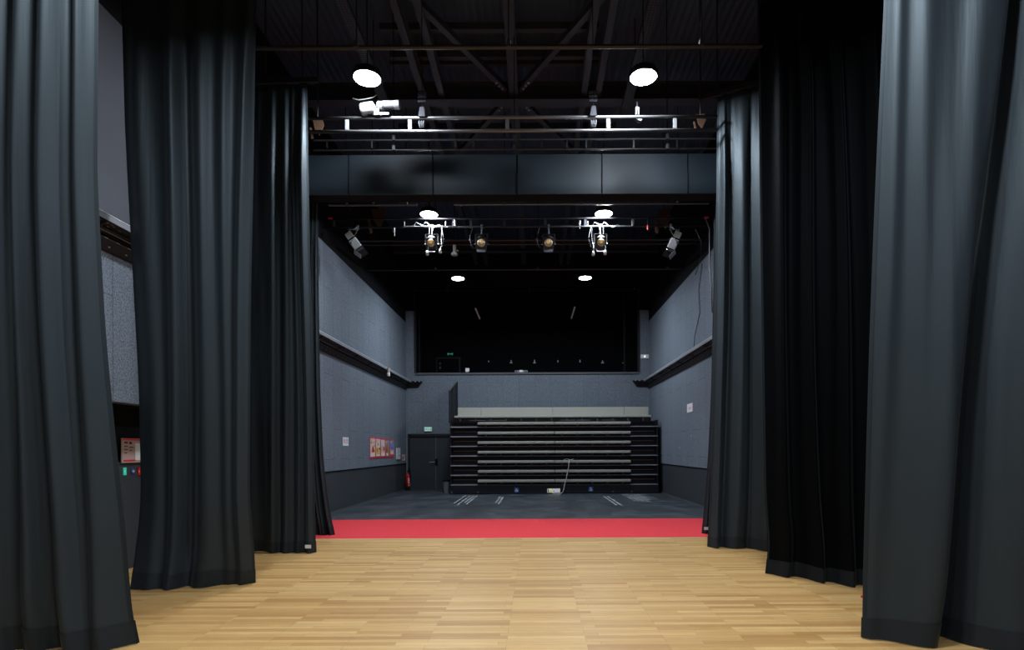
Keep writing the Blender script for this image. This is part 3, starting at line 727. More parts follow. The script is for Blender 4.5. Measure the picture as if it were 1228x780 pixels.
# ---------------------------------------------------------------- spotlights on the auditorium truss
def spotlight(px, py, Y, label, yaw, pitch, warm=True, cable=1, glint=True, plugs=()):
    c = at(px, py, Y); zt = fz(272, YA)
    e = empty('spotlight', (c.x, YA, zt), label, 'spotlight', 'spotlights hung from the truss')
    R = rot(pitch, 0, yaw)
    def P(x, y, z): return c + R @ Vector((x, y, z))
    b = MB()
    b.box(c, (.21, .26, .23), R, bev=.03)
    b.box(P(0, .15, 0), (.16, .08, .18), R, bev=.02)
    body = b.build('housing', M['steel2'], e)
    fr = MB().box(P(0, -.14, 0), (.235, .02, .245), R, bev=.008).build('front_frame', M['frame'], body)
    Rl = R @ rot(PI/2)
    MB().lathe([(.088, 0), (.088, .012), (.065, .026), (.0, .034)], P(0, -.148, .01), Rl, n=28).build('lens', M['lens'], body, smooth=True)
    MB().lathe([(.050, .0), (.042, .008), (.0, .012)], P(0, -.172, .03), Rl, n=20).build('lamp_glow', M['lens_core'], body, smooth=True)
    for k, (hx, sx, tilt) in enumerate(((0, .20, .9), )):
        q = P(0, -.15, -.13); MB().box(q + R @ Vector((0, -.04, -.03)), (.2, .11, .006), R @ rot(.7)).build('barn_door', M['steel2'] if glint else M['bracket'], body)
    # paler top cover paints the glint of the lamp above
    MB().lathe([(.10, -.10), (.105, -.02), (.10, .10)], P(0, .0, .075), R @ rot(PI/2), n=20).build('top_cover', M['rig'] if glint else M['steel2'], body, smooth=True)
    yk = MB()
    for s in (-1, 1): yk.beam(c+Vector((s*.135, 0, 0)), c+Vector((s*.135, 0, .22)), .035, .008)
    yk.beam(c+Vector((-.139, 0, .22)), c+Vector((.139, 0, .22)), .035, .008)
    yk.build('yoke', M['steel2'], e)
    for s in (-1, 1): MB().bar(c+Vector((s*.13, 0, 0)), c+Vector((s*.165, 0, 0)), .016, 10).build('yoke_knob', M['rig'], e)
    MB().bar(c+Vector((0, 0, .22)), Vector((c.x, YA, zt-.02)), .014, 8).box(Vector((c.x, YA, zt)), (.05, .07, .09), bev=.01).build('hook_clamp', M['rig'], e)
    if cable:
        s = cable
        MB().tube([(c.x+s*.10, Y+.1, c.z-.12), (c.x+s*.22, Y+.02, c.z-.05), (c.x+s*.27, Y, c.z+.12), (c.x+s*.24, Y, c.z+.25), (c.x+s*.2, YA, zt)], .007, 6).build('power_cable', M['bracket'], e, smooth=True)
    for (sx, sz) in plugs:
        p = at(px+sx, py+sz, 12.8)
        MB().lathe([(.016, .05), (.024, .02), (.036, -.03), (.03, -.05), (.0, -.052)], p, n=12).build('power_plug', M['white'], e, smooth=True)
        MB().tube([p+Vector((0, 0, .04)), p+Vector((.02, .05, .15)), p+Vector((-.01, .2, .35)), Vector((p.x, YA, zt))], .006, 6).build('plug_lead', M['cable_black'], e)
    return e
ys = 13.02
spotlight(518, 293, ys, 'spotlight with an amber lens below the left lit lamp, first of four on the truss', .0, .22, cable=1, plugs=((-5.5, 10.5), (10, 8)))
spotlight(577.5, 293, ys, 'spotlight with an amber lens left of centre, second of four on the truss', .05, .22, cable=-1, glint=False)
spotlight(658, 293, ys, 'spotlight with an amber lens right of centre, third of four on the truss', -.05, .22, cable=-1, glint=False)
spotlight(720, 292.5, ys, 'spotlight with an amber lens below the right lit lamp, fourth of four on the truss', .0, .22, cable=-1, plugs=((-8.5, 11.5), (5.5, 10.5)))
# angled spotlights at both ends of the truss
def side_spot(px, py, Y, aim, sgn, label):
    c = at(px, py, Y); zt = fz(272, YA)
    e = empty('spotlight', (c.x, YA, zt), label, 'spotlight', 'angled spotlights at the truss ends')
    R = Vector(aim).to_track_quat('-Z', 'Y').to_matrix()
    def P(x, y, z): return c + R @ Vector((x, y, z))
    body = MB().box(P(0, 0, .16), (.15, .15, .16), R, bev=.02).box(P(0, 0, -.06), (.18, .18, .24), R, bev=.02).build('housing', M['side_grey'], e)
    MB().box(P(0, .0, -.19), (.21, .21, .02), R, bev=.005).build('front_frame', M['frame'], body)
    MB().box(P(0, 0, .07), (.19, .19, .03), R, bev=.004).build('joint_band', M['black'], body)
    for k in range(3): MB().box(P(-sgn*.03, -.095, .0-.055*k), (.09, .012, .014), R).build('vent_rib', M['black'], body)
    MB().box(P(sgn*.055, -.093, -.05), (.035, .012, .24), R).build('side_slot', M['black'], body)
    MB().lathe([(.085, 0), (.07, .02), (0, .03)], P(0, 0, -.20), R @ rot(PI), n=20).build('lens', M['dark_lens'], body)
    MB().box(P(sgn*.10, -.10, -.29), (.20, .010, .18), R @ rot(.35, 0, sgn*.25), bev=.002).build('barn_door', M['bin'], body)
    MB().box(P(-sgn*.12, .03, -.26), (.008, .16, .12), R @ rot(0, sgn*.2), bev=.002).build('barn_door', M['black'], body)
    for sx in (-1, 1):
        MB().beam(P(sx*.13, -.08, -.02), c+Vector((sx*.10, -.06, .27)), .045, .012).build('yoke_arm', M['pipe'], e)
        MB().bar(P(sx*.10, -.08, -.02), P(sx*.16, -.08, -.02), .022, 10).build('yoke_knob', M['pipe'], e)
    MB().bar(c+Vector((-.11, -.06, .27)), c+Vector((.11, -.06, .27)), .012, 8).build('yoke_bar', M['pipe'], e)
    MB().bar(c+Vector((0, -.06, .27)), (c.x, YA, zt), .012, 8).box((c.x, YA, zt), (.05, .07, .09), bev=.01).build('hook_clamp', M['rig'], e)
side_spot(425, 291, 12.85, (.58, .05, -.8), 1, 'grey angled spotlight at the left end of the auditorium truss')
side_spot(808, 291, 12.85, (-.42, .05, -.85), -1, 'grey angled spotlight at the right end of the auditorium truss')
# small device hanging between spotlights one and two
p = at(545, 301, 14.5)
e = empty('hanging_sensor', p, 'small tan hanging device between the first and second spotlight', 'sensor')
tan = mat('tan_plastic', (.25, .20, .16), .5)
MB().box(p+Vector((0, 0, .06)), (.075, .06, .18), bev=.012).build('case', tan, e)
MB().lathe([(.07, -.12), (.09, -.09), (.06, -.03), (.03, -.02)], p, n=16).build('head', M['grey'], e)
MB().box(p+Vector((.07, 0, .0)), (.06, .03, .04), bev=.006).build('arm', tan, e)
MB().bar(p+Vector((0, 0, .14)), (p.x, p.y, ZC-.02), .007, 6).build('rod', M['black'], e)
# clutter: shackles on the truss (bright), left of the left lamp and at 692
for px, py, w in ((472, 277, 'left of the left lit lamp'), (694, 268, 'left of the right lit lamp'), (545, 266, 'right of the left lit lamp')):
    p = at(px, py, YA-.02); e = empty('rigging_shackle', p, 'bright rigging shackle on the auditorium truss %s' % w, 'shackle')
    MB().lathe([(.02, .0), (.03, .03), (.022, .06), (.028, .10), (.01, .12)], p+Vector((0, 0, -.05)), rot(.2, .2), n=10).build('body', M['rig'], e, smooth=True)
    MB().bar(p+Vector((.03, 0, .02)), p+Vector((.02, 0, -.12)), .012, 8).bar(p+Vector((0, 0, .03)), (p.x, YA, fz(272, YA)), .010, 6).build('pin', M['rig'], e)
# winch motor lying above the left end of the stage truss
p = at(452, 130, YT-.02)
e = empty('winch_motor', (p.x, YT, fz(141, YT)), 'white and silver winch motor on the stage truss under the left lamp', 'winch motor')
q = at(441.5, 130.5, YT-.05)
MB().lathe([(.0, -.105), (.075, -.105), (.085, -.08), (.088, .07), (.08, .09), (.0, .09)], q, rot(0, PI/2-.12), n=26).build('drum', M['grey'], e, smooth=False)
g = at(457, 128, YT-.03)
MB().lathe([(.05, -.06), (.075, -.04), (.075, .03), (.055, .05)], g, rot(0, PI/2), n=20).build('gearbox', M['pipe'], e)
mo = at(470, 126, YT-.04)
mb = MB().lathe([(.0, -.13), (.058, -.13), (.06, .04), (.0, .04)], mo, rot(0, PI/2), n=24); mb.build('motor', M['bracket'], e)
MB().lathe([(.06, .04), (.064, .045), (.064, .11), (.05, .12), (.0, .12)], mo, rot(0, PI/2), n=24).build('fan_cowl', M['rig'], e)
MB().box((q.x+.13, YT-.03, q.z-.06), (.08, .1, .1), bev=.01).bb(g.x-.2, g.x+.12, YT-.06, YT+.04, fz(141, YT)+.022, fz(141, YT)+.05).build('mount', M['steel2'], e)
MB().tube([at(423, 118, YT), at(430, 120, YT), at(438, 119, YT), at(447, 117, YT), at(452, 113.5, YT)], .008, 6).build('wire', M['alu'], e)
MB().tube([at(447, 124, YT-.1), at(450, 128, YT-.1), at(452, 133, YT-.1), at(457, 138, YT-.1)], .006, 6).build('motor_cable', M['cable_white'], e)
# small device on the truss under the right lamp
p = at(764, 138, YT+.09)
e = empty('junction_box', p, 'small brown junction box behind the stage truss under the right lamp', 'junction box')
MB().box(p+Vector((0, 0, .05)), (.06, .06, .12), bev=.01).box(p+Vector((.03, 0, -.06)), (.1, .06, .08), rot(0, .5), bev=.01).build('case', M['steel'], e)
MB().bar(p+Vector((0, 0, .1)), p+Vector((0, 0, .2)), .01, 8).bar(p+Vector((0, 0, .1)), (p.x, YT, fz(141, YT)), .014, 8).build('stem', M['steel2'], e)

# ---------------------------------------------------------------- cable ledges on both side walls
def ledge(x, s, y0, y1, label, yend=None):
    """trough of cable trays on a side wall; s = +1 grows to +x"""
    e = empty('cable_ledge', (x, (y0+y1)/2, 3.74), label, 'cable ledge')
    def prof(pts): return lambda u, v, t: Vector((x+s*u, y0+(y1-y0)*t, v))
    pr = [(-.002, 3.74), (.07, 3.87), (.07, 3.885), (-.002, 3.765)]
    MB().prism(pr, prof(pr)).build('lower_panel', M['tray_dark'], e)
    MB().bb(x, x+s*.012, y0, y1, 3.76, 4.03).build('back_plate', M['black'], e)
    pr2 = [(.07, 3.965), (.24, 3.995), (.24, 4.005), (.07, 3.975)]
    MB().prism(pr2, prof(pr2)).build('perforated_tray', M['tray'], e)
    MB().bb(x+s*.236, x+s*.246, y0, y1, 3.99, 4.052).build('pale_front_lip', M['lip'], e)
    MB().bb(x+s*.18, x+s*.25, y0, y1, 4.052, 4.060).build('lip_edge', M['side_grey'], e)
    MB().bb(x-s*.002, x+s*.236, y0, y1, 4.045, 4.052).build('cover', M['tray'], e)
    MB().bar((x+s*.10, y0, 3.935), (x+s*.10, y1, 3.935), .009, 8).build('rod', M['lip'], e)
    rnd = random.Random(5)
    n = int((y1-y0)/.35)
    for k, (u, z, r) in enumerate(((.12, 3.99, .013), (.17, 4.0, .012), (.05, 3.93, .014), (.14, 3.945, .010))):
        MB().tube([(x+s*(u+rnd.uniform(-.02, .02)), y0+(y1-y0)*i/n, z+rnd.uniform(-.02, .012)) for i in range(n+1)], r, 6).build('cable', M['cable_black'] if k % 2 else M['tray'], e)
    n = int((y1-y0)/1.25)
    for i in range(n+1):
        yy = y0+.15+(y1-y0-.3)*i/n
        pr3 = [(.0, 3.77), (.06, 3.88), (.235, 3.985), (.235, 4.045), (.21, 4.045), (.0, 4.0)]
        MB().prism(pr3, lambda u, v, t: Vector((x+s*u, yy+.012*t, v))).build('bracket', M['steel'], e)
    # rows of bright slots
    mb = MB()
    nn = int((y1-y0)/.09)
    for i in range(nn):
        yy = y0+.1+i*.09
        if i % 2: mb.box((x+s*.072, yy, 3.878), (.005, .05, .007))
        if i % 3 == 0: mb.box((x+s*.035, yy, 3.803), (.006, .03, .012))
        for _ in range(2):
            u = rnd.uniform(.09, .225); mb.box((x+s*u, yy+rnd.uniform(-.04, .04), 3.965+.176*(u-.07)-.002), (.012, rnd.uniform(.015, .05), .006))
    tag(mb.build('slots', M['lip'], e), kind='stuff')
    # return on the back wall with its end cut on the slant
    x3 = x+s*.62
    MB().prism([(x, 3.82), (x3-s*.16, 3.82), (x3, 4.02), (x3, 4.045), (x, 4.045)], lambda u, v, t: Vector((u, YB-.005-.24*t*(1 if v > 3.9 else .15), v))).build('back_return', M['tray'], e)
    for k, dx in enumerate((.40, .55)): MB().box((x+s*dx, YB-.235, 4.03), (.05, .04, .05), bev=.008).build('socket', M['lip'], e)
    return e
ledge(XL, 1, 1.0, YB, 'dark ledge of cable trays along the left wall')
ledge(XR, -1, 9.95, YB, 'dark ledge of cable trays along the right wall')
p = at(458.5, 447, 18.0); Y = 17.9
e = empty('ledge_lamp', (XL+.33, Y, 3.8), 'small white cylinder lamp hanging from the left cable ledge', 'lamp')
MB().bar((XL+.28, Y, 3.90), (XL+.28, Y, 4.05), .042, 14).build('stem', mat('pinkish_bracket', (.42, .33, .32), .5), e)
MB().lathe([(.05, .05), (.055, 0), (.045, -.06), (.0, -.062)], (XL+.28, Y, 3.85), n=18).build('head', M['white'], e)
MB().bar((XL+.27, Y, 3.76), (XL+.27, Y, 3.795), .02, 10).build('cap', M['black'], e)
# loose black cable down the right wall near the curtain
Y = 12.4
tag(MB().tube([(XR-.02, 14.6, 6.2), (XR-.02, 14.9, 5.6), (XR-.02, 14.8, 5.0), (XR-.02, 15.3, 4.5), (XR-.03, 15.35, 4.2)], .009, 6).build('wall_cable', M['cable_black']), 'thin black cable running down the right wall to the cable ledge', 'cable')
tag(MB().tube([at(846, 262, 12.6), at(851, 275, 12.4), at(851, 310, 12.3), at(853, 345, 12.2), at(854, 375, 12.1)], .013, 6).build('hanging_cable', M['pipe'], smooth=True), 'loose grey cable hanging beside the furthest right curtain', 'cable')
tag(MB().tube([at(834, 275, 12.9), at(841, 290, 12.8), at(840, 310, 12.8), at(834, 330, 12.8)], .009, 6).build('hanging_cable', M['steel'], smooth=True), 'thin dark cable hanging right of the right angled spotlight', 'cable')

# ---------------------------------------------------------------- things on the side walls
def wall_pt(px, py):
    Y = XL*F/(px-CX); return Y, fz(py, Y)
def left_sheet(px0, px1, pyt, pyb, name, label, cat, group=None, m='paper', d=.012):
    """sheet on the left wall, corners picked in the photo; returns (empty, place(u0,u1,v0,v1,mat,name))"""
    Ya, zt = wall_pt(px0, pyt); Yb, _ = wall_pt(px1, pyt); _, zb = wall_pt(px0, pyb)
    e = empty(name, (XL, (Ya+Yb)/2, zb), label, cat, group)
    MB().bb(XL-.004, XL+d, Ya, Yb, zb, zt).build('sheet', M[m], e)
    def place(u0, u1, v0, v1, mm, nm, k=1, poly=None):
        mb = MB(); x = XL+d+.0015*k
        f = lambda u, v: (x, Ya+(Yb-Ya)*u, zb+(zt-zb)*v)
        if poly: mb.poly([f(*q) for q in poly])
        else: mb.poly([f(u0, v0), f(u1, v0), f(u1, v1), f(u0, v1)])
        return mb.build(nm, M[mm], e)
    return e, place
def disc(cu, cv, ru, rv, n=14): return [(cu+ru*math.cos(2*PI*k/n), cv+rv*math.sin(2*PI*k/n)) for k in range(n)]
e, pl = left_sheet(411, 417.5, 523.5, 534, 'notice_sheet', 'white notice with pink print alone on the left wall', 'notice')
pl(.08, .4, .3, .8, 'rose', 'print')
for k in range(4): pl(.5, .9, .75-.14*k, .80-.14*k, 'lip', 'text_line')
P5 = [(443.2, 449.6), (449.9, 455.6), (455.9, 461.4), (461.7, 467), (467.3, 472)]
tops = [(523.3, 549.5), (524.2, 548.8), (525, 548.6), (525.8, 548.4), (526.4, 548)]
plab = ['cream poster with red shape and yellow spot, first of five on left wall', 'poster with yellow lower half, second of five on the left wall',
        'pale pink poster with a dark bar, third of five on the left wall', 'poster with olive arch shape on blue, fourth of five on the left wall',
        'poster with blue sky and purple figure, last of five on the left wall']
for k in range(5):
    e, pl = left_sheet(P5[k][0], P5[k][1], tops[k][0], tops[k][1], 'poster', plab[k], 'poster', 'row of five posters', 'pink' if k in (0, 1, 2) else 'hot')
    bgc = ['cream', 'rose', 'rose', 'sky', 'sky'][k]
    pl(.05, .95, .08, .93, bgc, 'picture')
    pl(0, 1, 0, .085, 'hot', 'foot_band', 2)
    if k == 0:
        pl(0, 0, 0, 0, 'yellow', 'spot', 2, disc(.22, .84, .18, .08)); pl(0, 0, 0, 0, 'ink', 'mark', 3, disc(.25, .73, .12, .03))
        pl(0, 0, 0, 0, 'hot', 'shape', 2, [(.25, .28), (.9, .3), (.7, .5), (.5, .62), (.4, .5)]); pl(.62, .75, .7, .8, 'hot', 'mark', 2)
        pl(0, 0, 0, 0, 'olive', 'shape', 2, disc(.85, .58, .08, .06)); pl(.15, .8, .1, .25, 'paper', 'text_block', 3)
    if k == 1:
        pl(.05, .95, .5, .93, 'cream', 'panel', 2); pl(.05, .95, .08, .5, 'yellow', 'panel', 2); pl(0, 0, 0, 0, 'yellow', 'spot', 3, disc(.22, .82, .17, .07))
        pl(.4, .58, .62, .72, 'hot', 'mark', 3); pl(0, 0, 0, 0, 'olive', 'shape', 3, disc(.3, .38, .12, .09)); pl(.15, .9, .1, .17, 'paper', 'text_block', 3)
        pl(0, 0, 0, 0, 'rose', 'shape', 3, [(.5, .2), (.9, .25), (.75, .45), (.6, .42)]); pl(0, 0, 0, 0, 'ink', 'shape', 4, disc(.85, .46, .13, .05))
    if k == 2:
        pl(.1, .85, .6, .9, 'cream', 'panel', 2); pl(.6, .8, .36, .56, 'ink', 'bar', 3); pl(0, 0, 0, 0, 'yellow', 'shape', 3, disc(.25, .38, .2, .09)); pl(.3, .85, .1, .27, 'paper', 'text_block', 3)
        pl(0, 0, 0, 0, 'cream', 'shape', 2, [(.1, .1), (.4, .1), (.3, .25), (.12, .3)])
    if k == 3:
        pl(0, 0, 0, 0, 'olive', 'arch', 2, [(.05, .1), (.9, .1), (.95, .5), (.7, .72), (.4, .82), (.05, .6)]); pl(0, 0, 0, 0, 'yellow', 'spot', 3, disc(.2, .84, .18, .07))
        pl(0, 0, 0, 0, 'hot', 'shape', 3, [(.05, .28), (.4, .3), (.3, .55), (.1, .5)]); pl(0, 0, 0, 0, 'purple', 'shape', 4, disc(.45, .48, .14, .1)); pl(.2, .6, .1, .24, 'paper', 'text_block', 4); pl(.1, .35, .88, .95, 'pink', 'mark', 4)
    if k == 4:
        pl(0, 0, 0, 0, 'yellow', 'spot', 3, disc(.25, .84, .2, .07)); pl(.05, .95, .08, .45, 'rose', 'ground', 2)
        pl(0, 0, 0, 0, 'purple', 'shape', 3, disc(.5, .48, .26, .09)); pl(0, 0, 0, 0, 'hot', 'shape', 4, [(.4, .5), (.6, .5), (.52, .66)]); pl(.15, .8, .2, .33, 'paper', 'text_block', 4)
        pl(.05, .95, .08, .16, 'hot', 'band', 4)
e, pl = left_sheet(475.2, 479.2, 536.8, 550.5, 'wall_panel', 'tall white control panel on the left wall right of the posters', 'control panel', m='white', d=.03)
pl(.55, .75, .24, .38, 'ink', 'switch'); pl(.2, .85, .72, .73, 'lip', 'text_line'); pl(.2, .85, .62, .63, 'lip', 'text_line')
e, pl = left_sheet(482.2, 485.4, 544.8, 552.2, 'fire_sign', 'small pink and white fire instruction sign above the extinguisher', 'sign', m='rose', d=.01)
pl(.05, .4, .2, .7, 'ink', 'pictogram'); pl(0, .4, .8, 1, 'paper', 'corner'); pl(.5, .9, .05, .35, 'paper', 'text_block')
# white note on the right wall
Ya, Yb = XR*F/(824.5-CX), XR*F/(831-CX)
e = empty('notice_sheet', (XR, (Ya+Yb)/2, fz(496, Ya)), 'white notice with faint pink print on the right wall', 'notice')
MB().bb(XR-.01, XR+.004, Yb, Ya, fz(496, Ya), fz(486, Ya)).build('sheet', M['paper'], e)
MB().bb(XR-.012, XR-.01, Yb+.12, Ya-.15, fz(493, Ya), fz(490, Ya)).build('print', M['rose'], e)
# evacuation plan and small signs in the recess of the stage wall
RX = XL-.34
def recess_rect(mb, px0, px1, py0, py1, x):
    Ya, Yb = RX*F/(px0-CX), RX*F/(px1-CX)
    z0, z1 = fz(py1, (Ya+Yb)/2), fz(py0, (Ya+Yb)/2)
    return mb.bb(x-.012, x, Ya, Yb, z0, z1)
Yp = RX*F/(157-CX)
e = empty('evacuation_plan', (RX, Yp, 1.36), 'white and pink safety notice board in the dark recess between the two left curtains', 'notice board')
recess_rect(MB(), 144, 171, 524, 553, RX+.022).build('board', M['plan'], e)
recess_rect(MB(), 144.5, 171, 524.5, 526.5, RX+.025).build('header', M['hot'], e)
recess_rect(MB(), 146, 160, 549.5, 551.5, RX+.025).build('footer', M['hot'], e)
for a, b, c2, d2_ in ((147, 151, 528, 530), (153, 156, 528, 531), (147, 151, 533, 534), (147, 151, 537, 538), (153, 158, 534, 535), (153, 156, 538, 539), (147, 150, 541, 542)):
    recess_rect(MB(), a, b, c2, d2_, RX+.026).build('text_block', M['ink'], e)
recess_rect(MB(), 160, 171, 530, 550, RX+.026).build('plan_sheet', M['paper'], e)
for (a, b, mm, lab, nm) in ((147.5, 150.5, 'green', 'small green label below the notice board in the recess', 'switch_label'), (164.5, 168.5, 'ext_red', 'small red label below the notice board in the recess', 'switch_label')):
    e = empty(nm, (RX, RX*F/(a-CX), fz(563, Yp)), lab, 'label')
    recess_rect(MB(), a, b, 559, 568, RX+.012).build('plate', M[mm], e)
    recess_rect(MB(), a+.6, a+1.4, 562, 565, RX+.014).build('mark', M['paper'], e)
c = Vector((RX+.008, RX*F/(158.5-CX), fz(563.5, Yp)))
e = empty('arrow_sign', c, 'round blue arrow sign below the notice board in the recess', 'sign')
MB().lathe([(.0, 0), (.03, 0), (.03, .006), (.0, .006)], c, rot(0, PI/2), n=20).build('disc', M['blue'], e)
MB().prism([(-.02, -.006), (.003, -.006), (.003, -.016), (.02, 0), (.003, .016), (.003, .006), (-.02, .006)], lambda u, v, t: Vector((c.x+.006+.002*t, c.y+u, c.z+v))).build('arrow', M['paper'], e)

# ---------------------------------------------------------------- fire extinguisher
ex, ey = XL+.14, 21.2
e = empty('fire_extinguisher', (ex, ey, 0), 'red fire extinguisher in the corner left of the back door', 'fire extinguisher')
MB().lathe([(.0, .13), (.07, .13), (.085, .145), (.085, .52), (.075, .56), (.045, .60), (.025, .61), (.0, .61)], (ex, ey, 0), n=28).build('cylinder', M['ext_red'], e, smooth=True)
MB().lathe([(.09, 0), (.09, .02), (.075, .03), (.075, .14), (.0, .14)], (ex, ey, 0), n=24).build('foot', M['black'], e)
MB().bar((ex, ey, .6), (ex, ey, .68), .022).build('valve', M['alu'], e)
MB().beam((ex-.02, ey-.02, .70), (ex+.10, ey-.09, .76), .03, .016).beam((ex-.02, ey-.02, .67), (ex+.09, ey-.08, .68), .03, .012).build('lever', M['black'], e)
MB().tube([(ex, ey, .66), (ex+.06, ey-.05, .82), (ex+.11, ey-.08, .74), (ex+.115, ey-.07, .5), (ex+.10, ey-.05, .28)], .014, 8).build('hose', M['black'], e, smooth=True)
mb = MB(); mb.grid(lambda u, v: Vector((ex+.0865*math.cos(-PI/2+.25+u*.75), ey+.0865*math.sin(-PI/2+.25+u*.75), .27+.2*v)), 8, 1); mb.build('label', M['paper'], e)
for k in range(4):
    mb = MB(); mb.grid(lambda u, v: Vector((ex+.0875*math.cos(-PI/2+.32+u*.6), ey+.0875*math.sin(-PI/2+.32+u*.6), .29+.045*k+.022*v)), 6, 1); mb.build('label_text', M['hot'], e)
mb = MB(); mb.grid(lambda u, v: Vector((ex+.0875*math.cos(-PI/2+.5+u*.6), ey+.0875*math.sin(-PI/2+.5+u*.6), .17+.05*v)), 6, 1); mb.build('label_band', M['yellow'], e)
# waste bin between door and seating
bx, by = -2.99, 19.75
e = empty('waste_bin', (bx, by, 0), 'slim grey waste bin standing between the back door and the folded seating', 'waste bin')
bx -= .09
MB().lathe([(.0, 0), (.09, 0), (.12, .42), (.11, .42), (.085, .02), (.0, .02)], (bx+.02, by, 0), n=24).build('bucket', M['bin'], e)
MB().lathe([(.122, .40), (.13, .41), (.13, .45), (.118, .46), (.105, .44)], (bx+.02, by, 0), n=24).build('rim', M['black'], e)

# ---------------------------------------------------------------- retracted seating bank
SY = 19.35
BX0, BX1 = fx(539.5, SY), fx(789.5, SY)
SX0, SX1 = fx(573, SY), fx(756, SY)
K = SY/F
bank = empty('seating_bank', ((BX0+BX1)/2, SY, 0), 'folded black telescopic seating bank with seven rows of beige benches', 'seating bank')
ztop = fz(505, SY)
MB().bb(BX0+.04, BX1-.04, SY+.22, YB-.03, .0, ztop).build('carcass', M['bank'], bank)
MB().bb(BX0, BX1, SY-.03, SY+.25, .02, fz(582.2, SY)).build('base_board', M['bank'], bank)
for x, nm in ((BX0, 'side_panel'), (BX1-.05, 'side_panel')):
    MB().bb(x, x+.05, SY+.03, YB-.03, 0, ztop+.02).build(nm, M['bank'], bank)
pitch = (577-508)/6
for k in range(7):
    zt = fz(511.5+pitch*k*1.008, SY)
    MB().bb(BX0+.02, SX0-.02, SY-.01, SY+.25, zt-.035, zt).build('aisle_tread', M['tread'], bank)
    MB().bb(SX1+.0, BX1-.02, SY-.01, SY+.25, zt-.030, zt-.005).build('aisle_tread', M['tread'], bank)
    MB().bb(SX0-.02, SX1, SY-.0, SY+.25, zt-.04, zt-.005).build('row_tread', M['tread_dim'], bank)
    MB().bb(BX0+.10, SX0-.05, SY+.12, SY+.2, zt+.14, zt+.158).build('aisle_step', M['brownstep'], bank)
    MB().bb(SX1+.05, BX1-.12, SY+.12, SY+.2, zt+.14, zt+.158).build('aisle_step', M['brownstep'], bank)
    MB().bb(BX0+.02, BX1-.02, SY+.20, SY+.25, zt-.20, zt-.04).build('riser', M['bank'], bank)
    zb = fz(508+pitch*k, SY)
    xm = fx(665, SY)
    for (a, b) in ((SX0+.0, xm-.006), (xm+.006, SX1)):
        bs = MB().bb(a, b, SY-.10, SY+.22, zb-.045, zb+.045, .03).build('bench_seat', M['beige'], bank)
        nbr = 5
        for j in range(nbr):
            x = a+(b-a)*(j+.5)/nbr
            MB().bb(x-.025, x+.025, SY-.03, SY+.2, zb-.125, zb-.04).build('bench_bracket', M['bracket'], bs)
# top row: wide bench with its backrest panels
zt = fz(499.5, SY)
MB().bb(fx(545, SY), fx(781, SY), SY-.02, SY+.40, zt-.045, zt+.03, .025).build('top_bench', M['beige'], bank)
YBk = SY+.35
jx = [fx(549, YBk), fx(577, YBk), fx(663, YBk), fx(748.5, YBk), fx(778, YBk)]
for a, b in zip(jx, jx[1:]):
    MB().bb(a+.006, b-.006, YBk, YBk+.06, fz(500.5, YBk), fz(488.8, YBk), .015).build('backrest', M['beige'], bank)
MB().bb(fx(543, SY), fx(781, SY), SY+.04, SY+.30, ztop-.01, zt-.05).build('top_riser', M['bank'], bank)
for j in range(13):
    x = fx(552+j*18.3, SY); MB().bb(x-.02, x+.02, SY-.0, SY+.1, fz(505.5, SY), zt-.04).build('bench_bracket', M['bracket'], bank)
for (a, b) in ((563, 583), (585, 606), (672, 690), (692, 708), (722, 738)):
    MB().bb(fx(a, SY), fx(b, SY), SY+.0, SY+.05, fz(504.3, SY)-.012, fz(504.3, SY)+.012).build('locking_bar', M['tread_dim'], bank)
# guard rail panel on the left side
gx = BX0-.035
pr = [(SY+.02, 0.05), (SY+.02, 3.47), (YB-.25, 4.02), (YB-.25, 0.05)]
gp = MB().prism([(SY+.02, fz(507, SY)), (SY+.02, 3.47), (YB-.25, 4.02), (YB-.25, fz(507, SY))], lambda u, v, t: Vector((gx+.02*t, u, v))).build('guard_panel', M['bank'], bank)
for yy, zz in ((SY+.03, 3.47), (SY+.75, 3.67), (YB-.26, 4.02)):
    MB().bb(gx+.018, gx+.05, yy-.02, yy+.02, fz(507, SY), zz).build('guard_post', M['frame'], gp)
MB().beam((gx+.02, SY, 3.48), (gx+.02, YB-.23, 4.03), .05, .03).build('guard_rail', M['frame_grey'], gp)
# wheel brackets low on the front
for px in (541.5, 573, 735, 757): MB().bb(fx(px, SY)-.03, fx(px, SY)+.03, SY-.05, SY-.03, .03, .09, .008).build('floor_bolt', M['tread_dim'], bank)
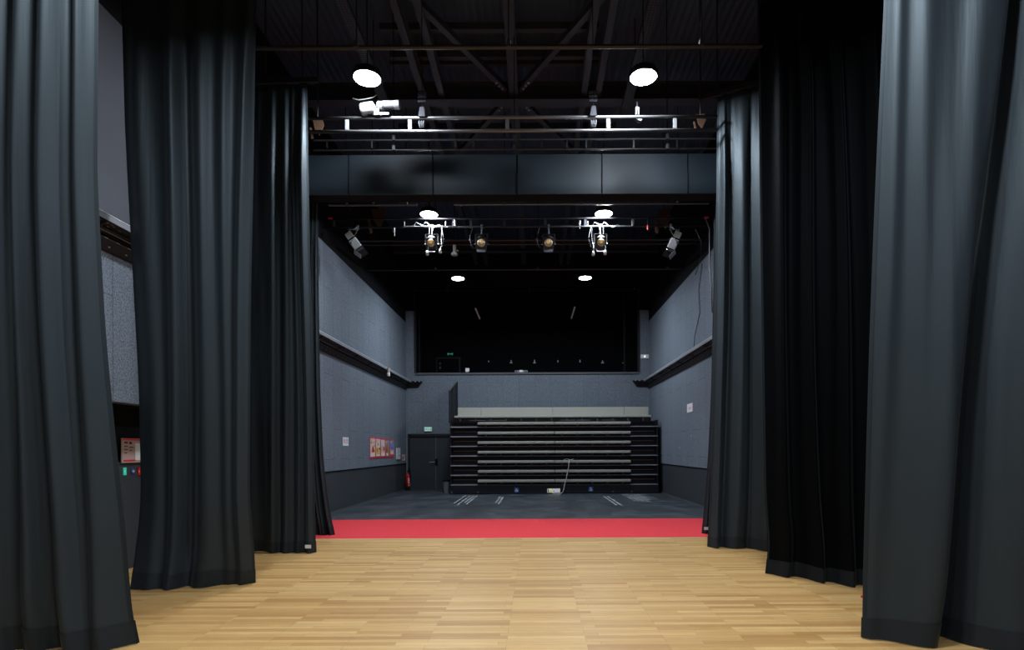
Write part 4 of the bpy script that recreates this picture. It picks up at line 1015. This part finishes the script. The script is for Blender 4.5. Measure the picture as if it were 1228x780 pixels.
# wheelchair stickers
def sticker(px, py):
    c = at(px, py, SY-.031); s = .075
    st = MB().bb(c.x-s, c.x+s, SY-.034, SY-.03, c.z-s, c.z+s).build('wheelchair_sticker', M['blue'], bank); st['label'] = 'blue sticker with a white wheelchair symbol'
    mb = MB(); y = SY-.036
    n = 22; r0, r1 = .040, .029; cx, cz = c.x-.006, c.z-.020
    for k in range(n):
        a0, a1 = math.radians(120+260*k/n), math.radians(120+260*(k+1)/n)
        mb.poly([(cx+r0*math.cos(a0), y, cz+r0*math.sin(a0)), (cx+r0*math.cos(a1), y, cz+r0*math.sin(a1)), (cx+r1*math.cos(a1), y, cz+r1*math.sin(a1)), (cx+r1*math.cos(a0), y, cz+r1*math.sin(a0))])
    def q(x0, z0, x1, z1, w):
        d = Vector((x1-x0, 0, z1-z0)).normalized(); nn = Vector((-d.z, 0, d.x))*w
        A, B = Vector((c.x+x0, y-.0005, c.z+z0)), Vector((c.x+x1, y-.0005, c.z+z1))
        mb.poly([A-nn, B-nn, B+nn, A+nn])
    mb.poly([(c.x-.008+.013*math.cos(k*PI/5), y, c.z+.052+.013*math.sin(k*PI/5)) for k in range(10)])
    q(-.008, .04, -.004, -.008, .008); q(-.004, -.008, .032, -.008, .008); q(.032, -.004, .046, -.046, .008); q(-.006, .018, .026, .018, .006)
    mb.build('wheelchair_symbol', M['paper'], st)
sticker(619.5, 588); sticker(708.5, 587)
# socket plate and yellow spot, brightened by a little emission
c = at(664, 588.7, SY-.03)
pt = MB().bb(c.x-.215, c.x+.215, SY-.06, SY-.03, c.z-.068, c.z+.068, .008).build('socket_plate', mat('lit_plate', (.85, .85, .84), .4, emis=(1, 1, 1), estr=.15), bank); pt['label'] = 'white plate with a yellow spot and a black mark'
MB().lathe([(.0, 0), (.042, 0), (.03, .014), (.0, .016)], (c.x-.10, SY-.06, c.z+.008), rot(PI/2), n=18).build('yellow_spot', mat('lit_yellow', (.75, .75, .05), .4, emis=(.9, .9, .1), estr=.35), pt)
MB().bb(c.x-.005, c.x+.012, SY-.064, SY-.06, c.z-.045, c.z+.005).build('black_mark', M['ink'], pt)
MB().bb(c.x-.195, c.x-.16, SY-.064, SY-.06, c.z-.05, c.z+.05).build('label_strip', M['lip'], pt)
# white cable from the plate up over the benches
Yc = SY-.135
pts = [at(661.5, 591, SY-.07), at(664.5, 593, Yc), at(668.5, 593.6, Yc), at(672, 592.8, Yc), at(675, 590.5, Yc), at(676.4, 586, Yc), at(677, 582, Yc), at(679, 575, Yc), at(680.4, 567, Yc), at(682, 560, Yc), at(682.3, 554.2, Yc), at(683.2, 552.2, SY-.06), at(686, 551.8, SY+.0)]
for p in pts: p.z = max(p.z, .012)
tag(MB().tube(pts, .015, 7).tube([at(675.8, 552.6, SY-.06), at(677.5, 551, SY-.02), at(680.5, 550.6, SY-.0), at(684, 552.4, SY-.11), at(687.5, 551, SY-.06)], .010, 6).build('power_cable', M['cable_white'], smooth=True),
    'thin white cable looping from the white plate up onto a beige bench of the seating', 'cable')

# ---------------------------------------------------------------- camera, world, look
cd = bpy.data.cameras.new('camera'); cam = bpy.data.objects.new('camera', cd); col.objects.link(cam)
cd.sensor_fit = 'HORIZONTAL'; cd.sensor_width = 36; cd.lens = 36*F/1228
cd.shift_x = -(CX-614)/1228; cd.shift_y = (CY-390)/1228
cd.clip_start = .05; cd.clip_end = 100
cam.matrix_world = Matrix.Translation((0, 0, H)) @ Matrix.Rotation(PI/2, 4, 'X') @ Matrix.Rotation(-ROLL, 4, 'Z')
scene.camera = cam
w = bpy.data.worlds.new('world'); scene.world = w; w.use_nodes = True
bg = w.node_tree.nodes['Background']; bg.inputs[0].default_value = (.5, .7, 1, 1); bg.inputs[1].default_value = .02
scene.view_settings.view_transform = 'Standard'
scene.view_settings.look = 'None'
scene.view_settings.exposure = 0.0
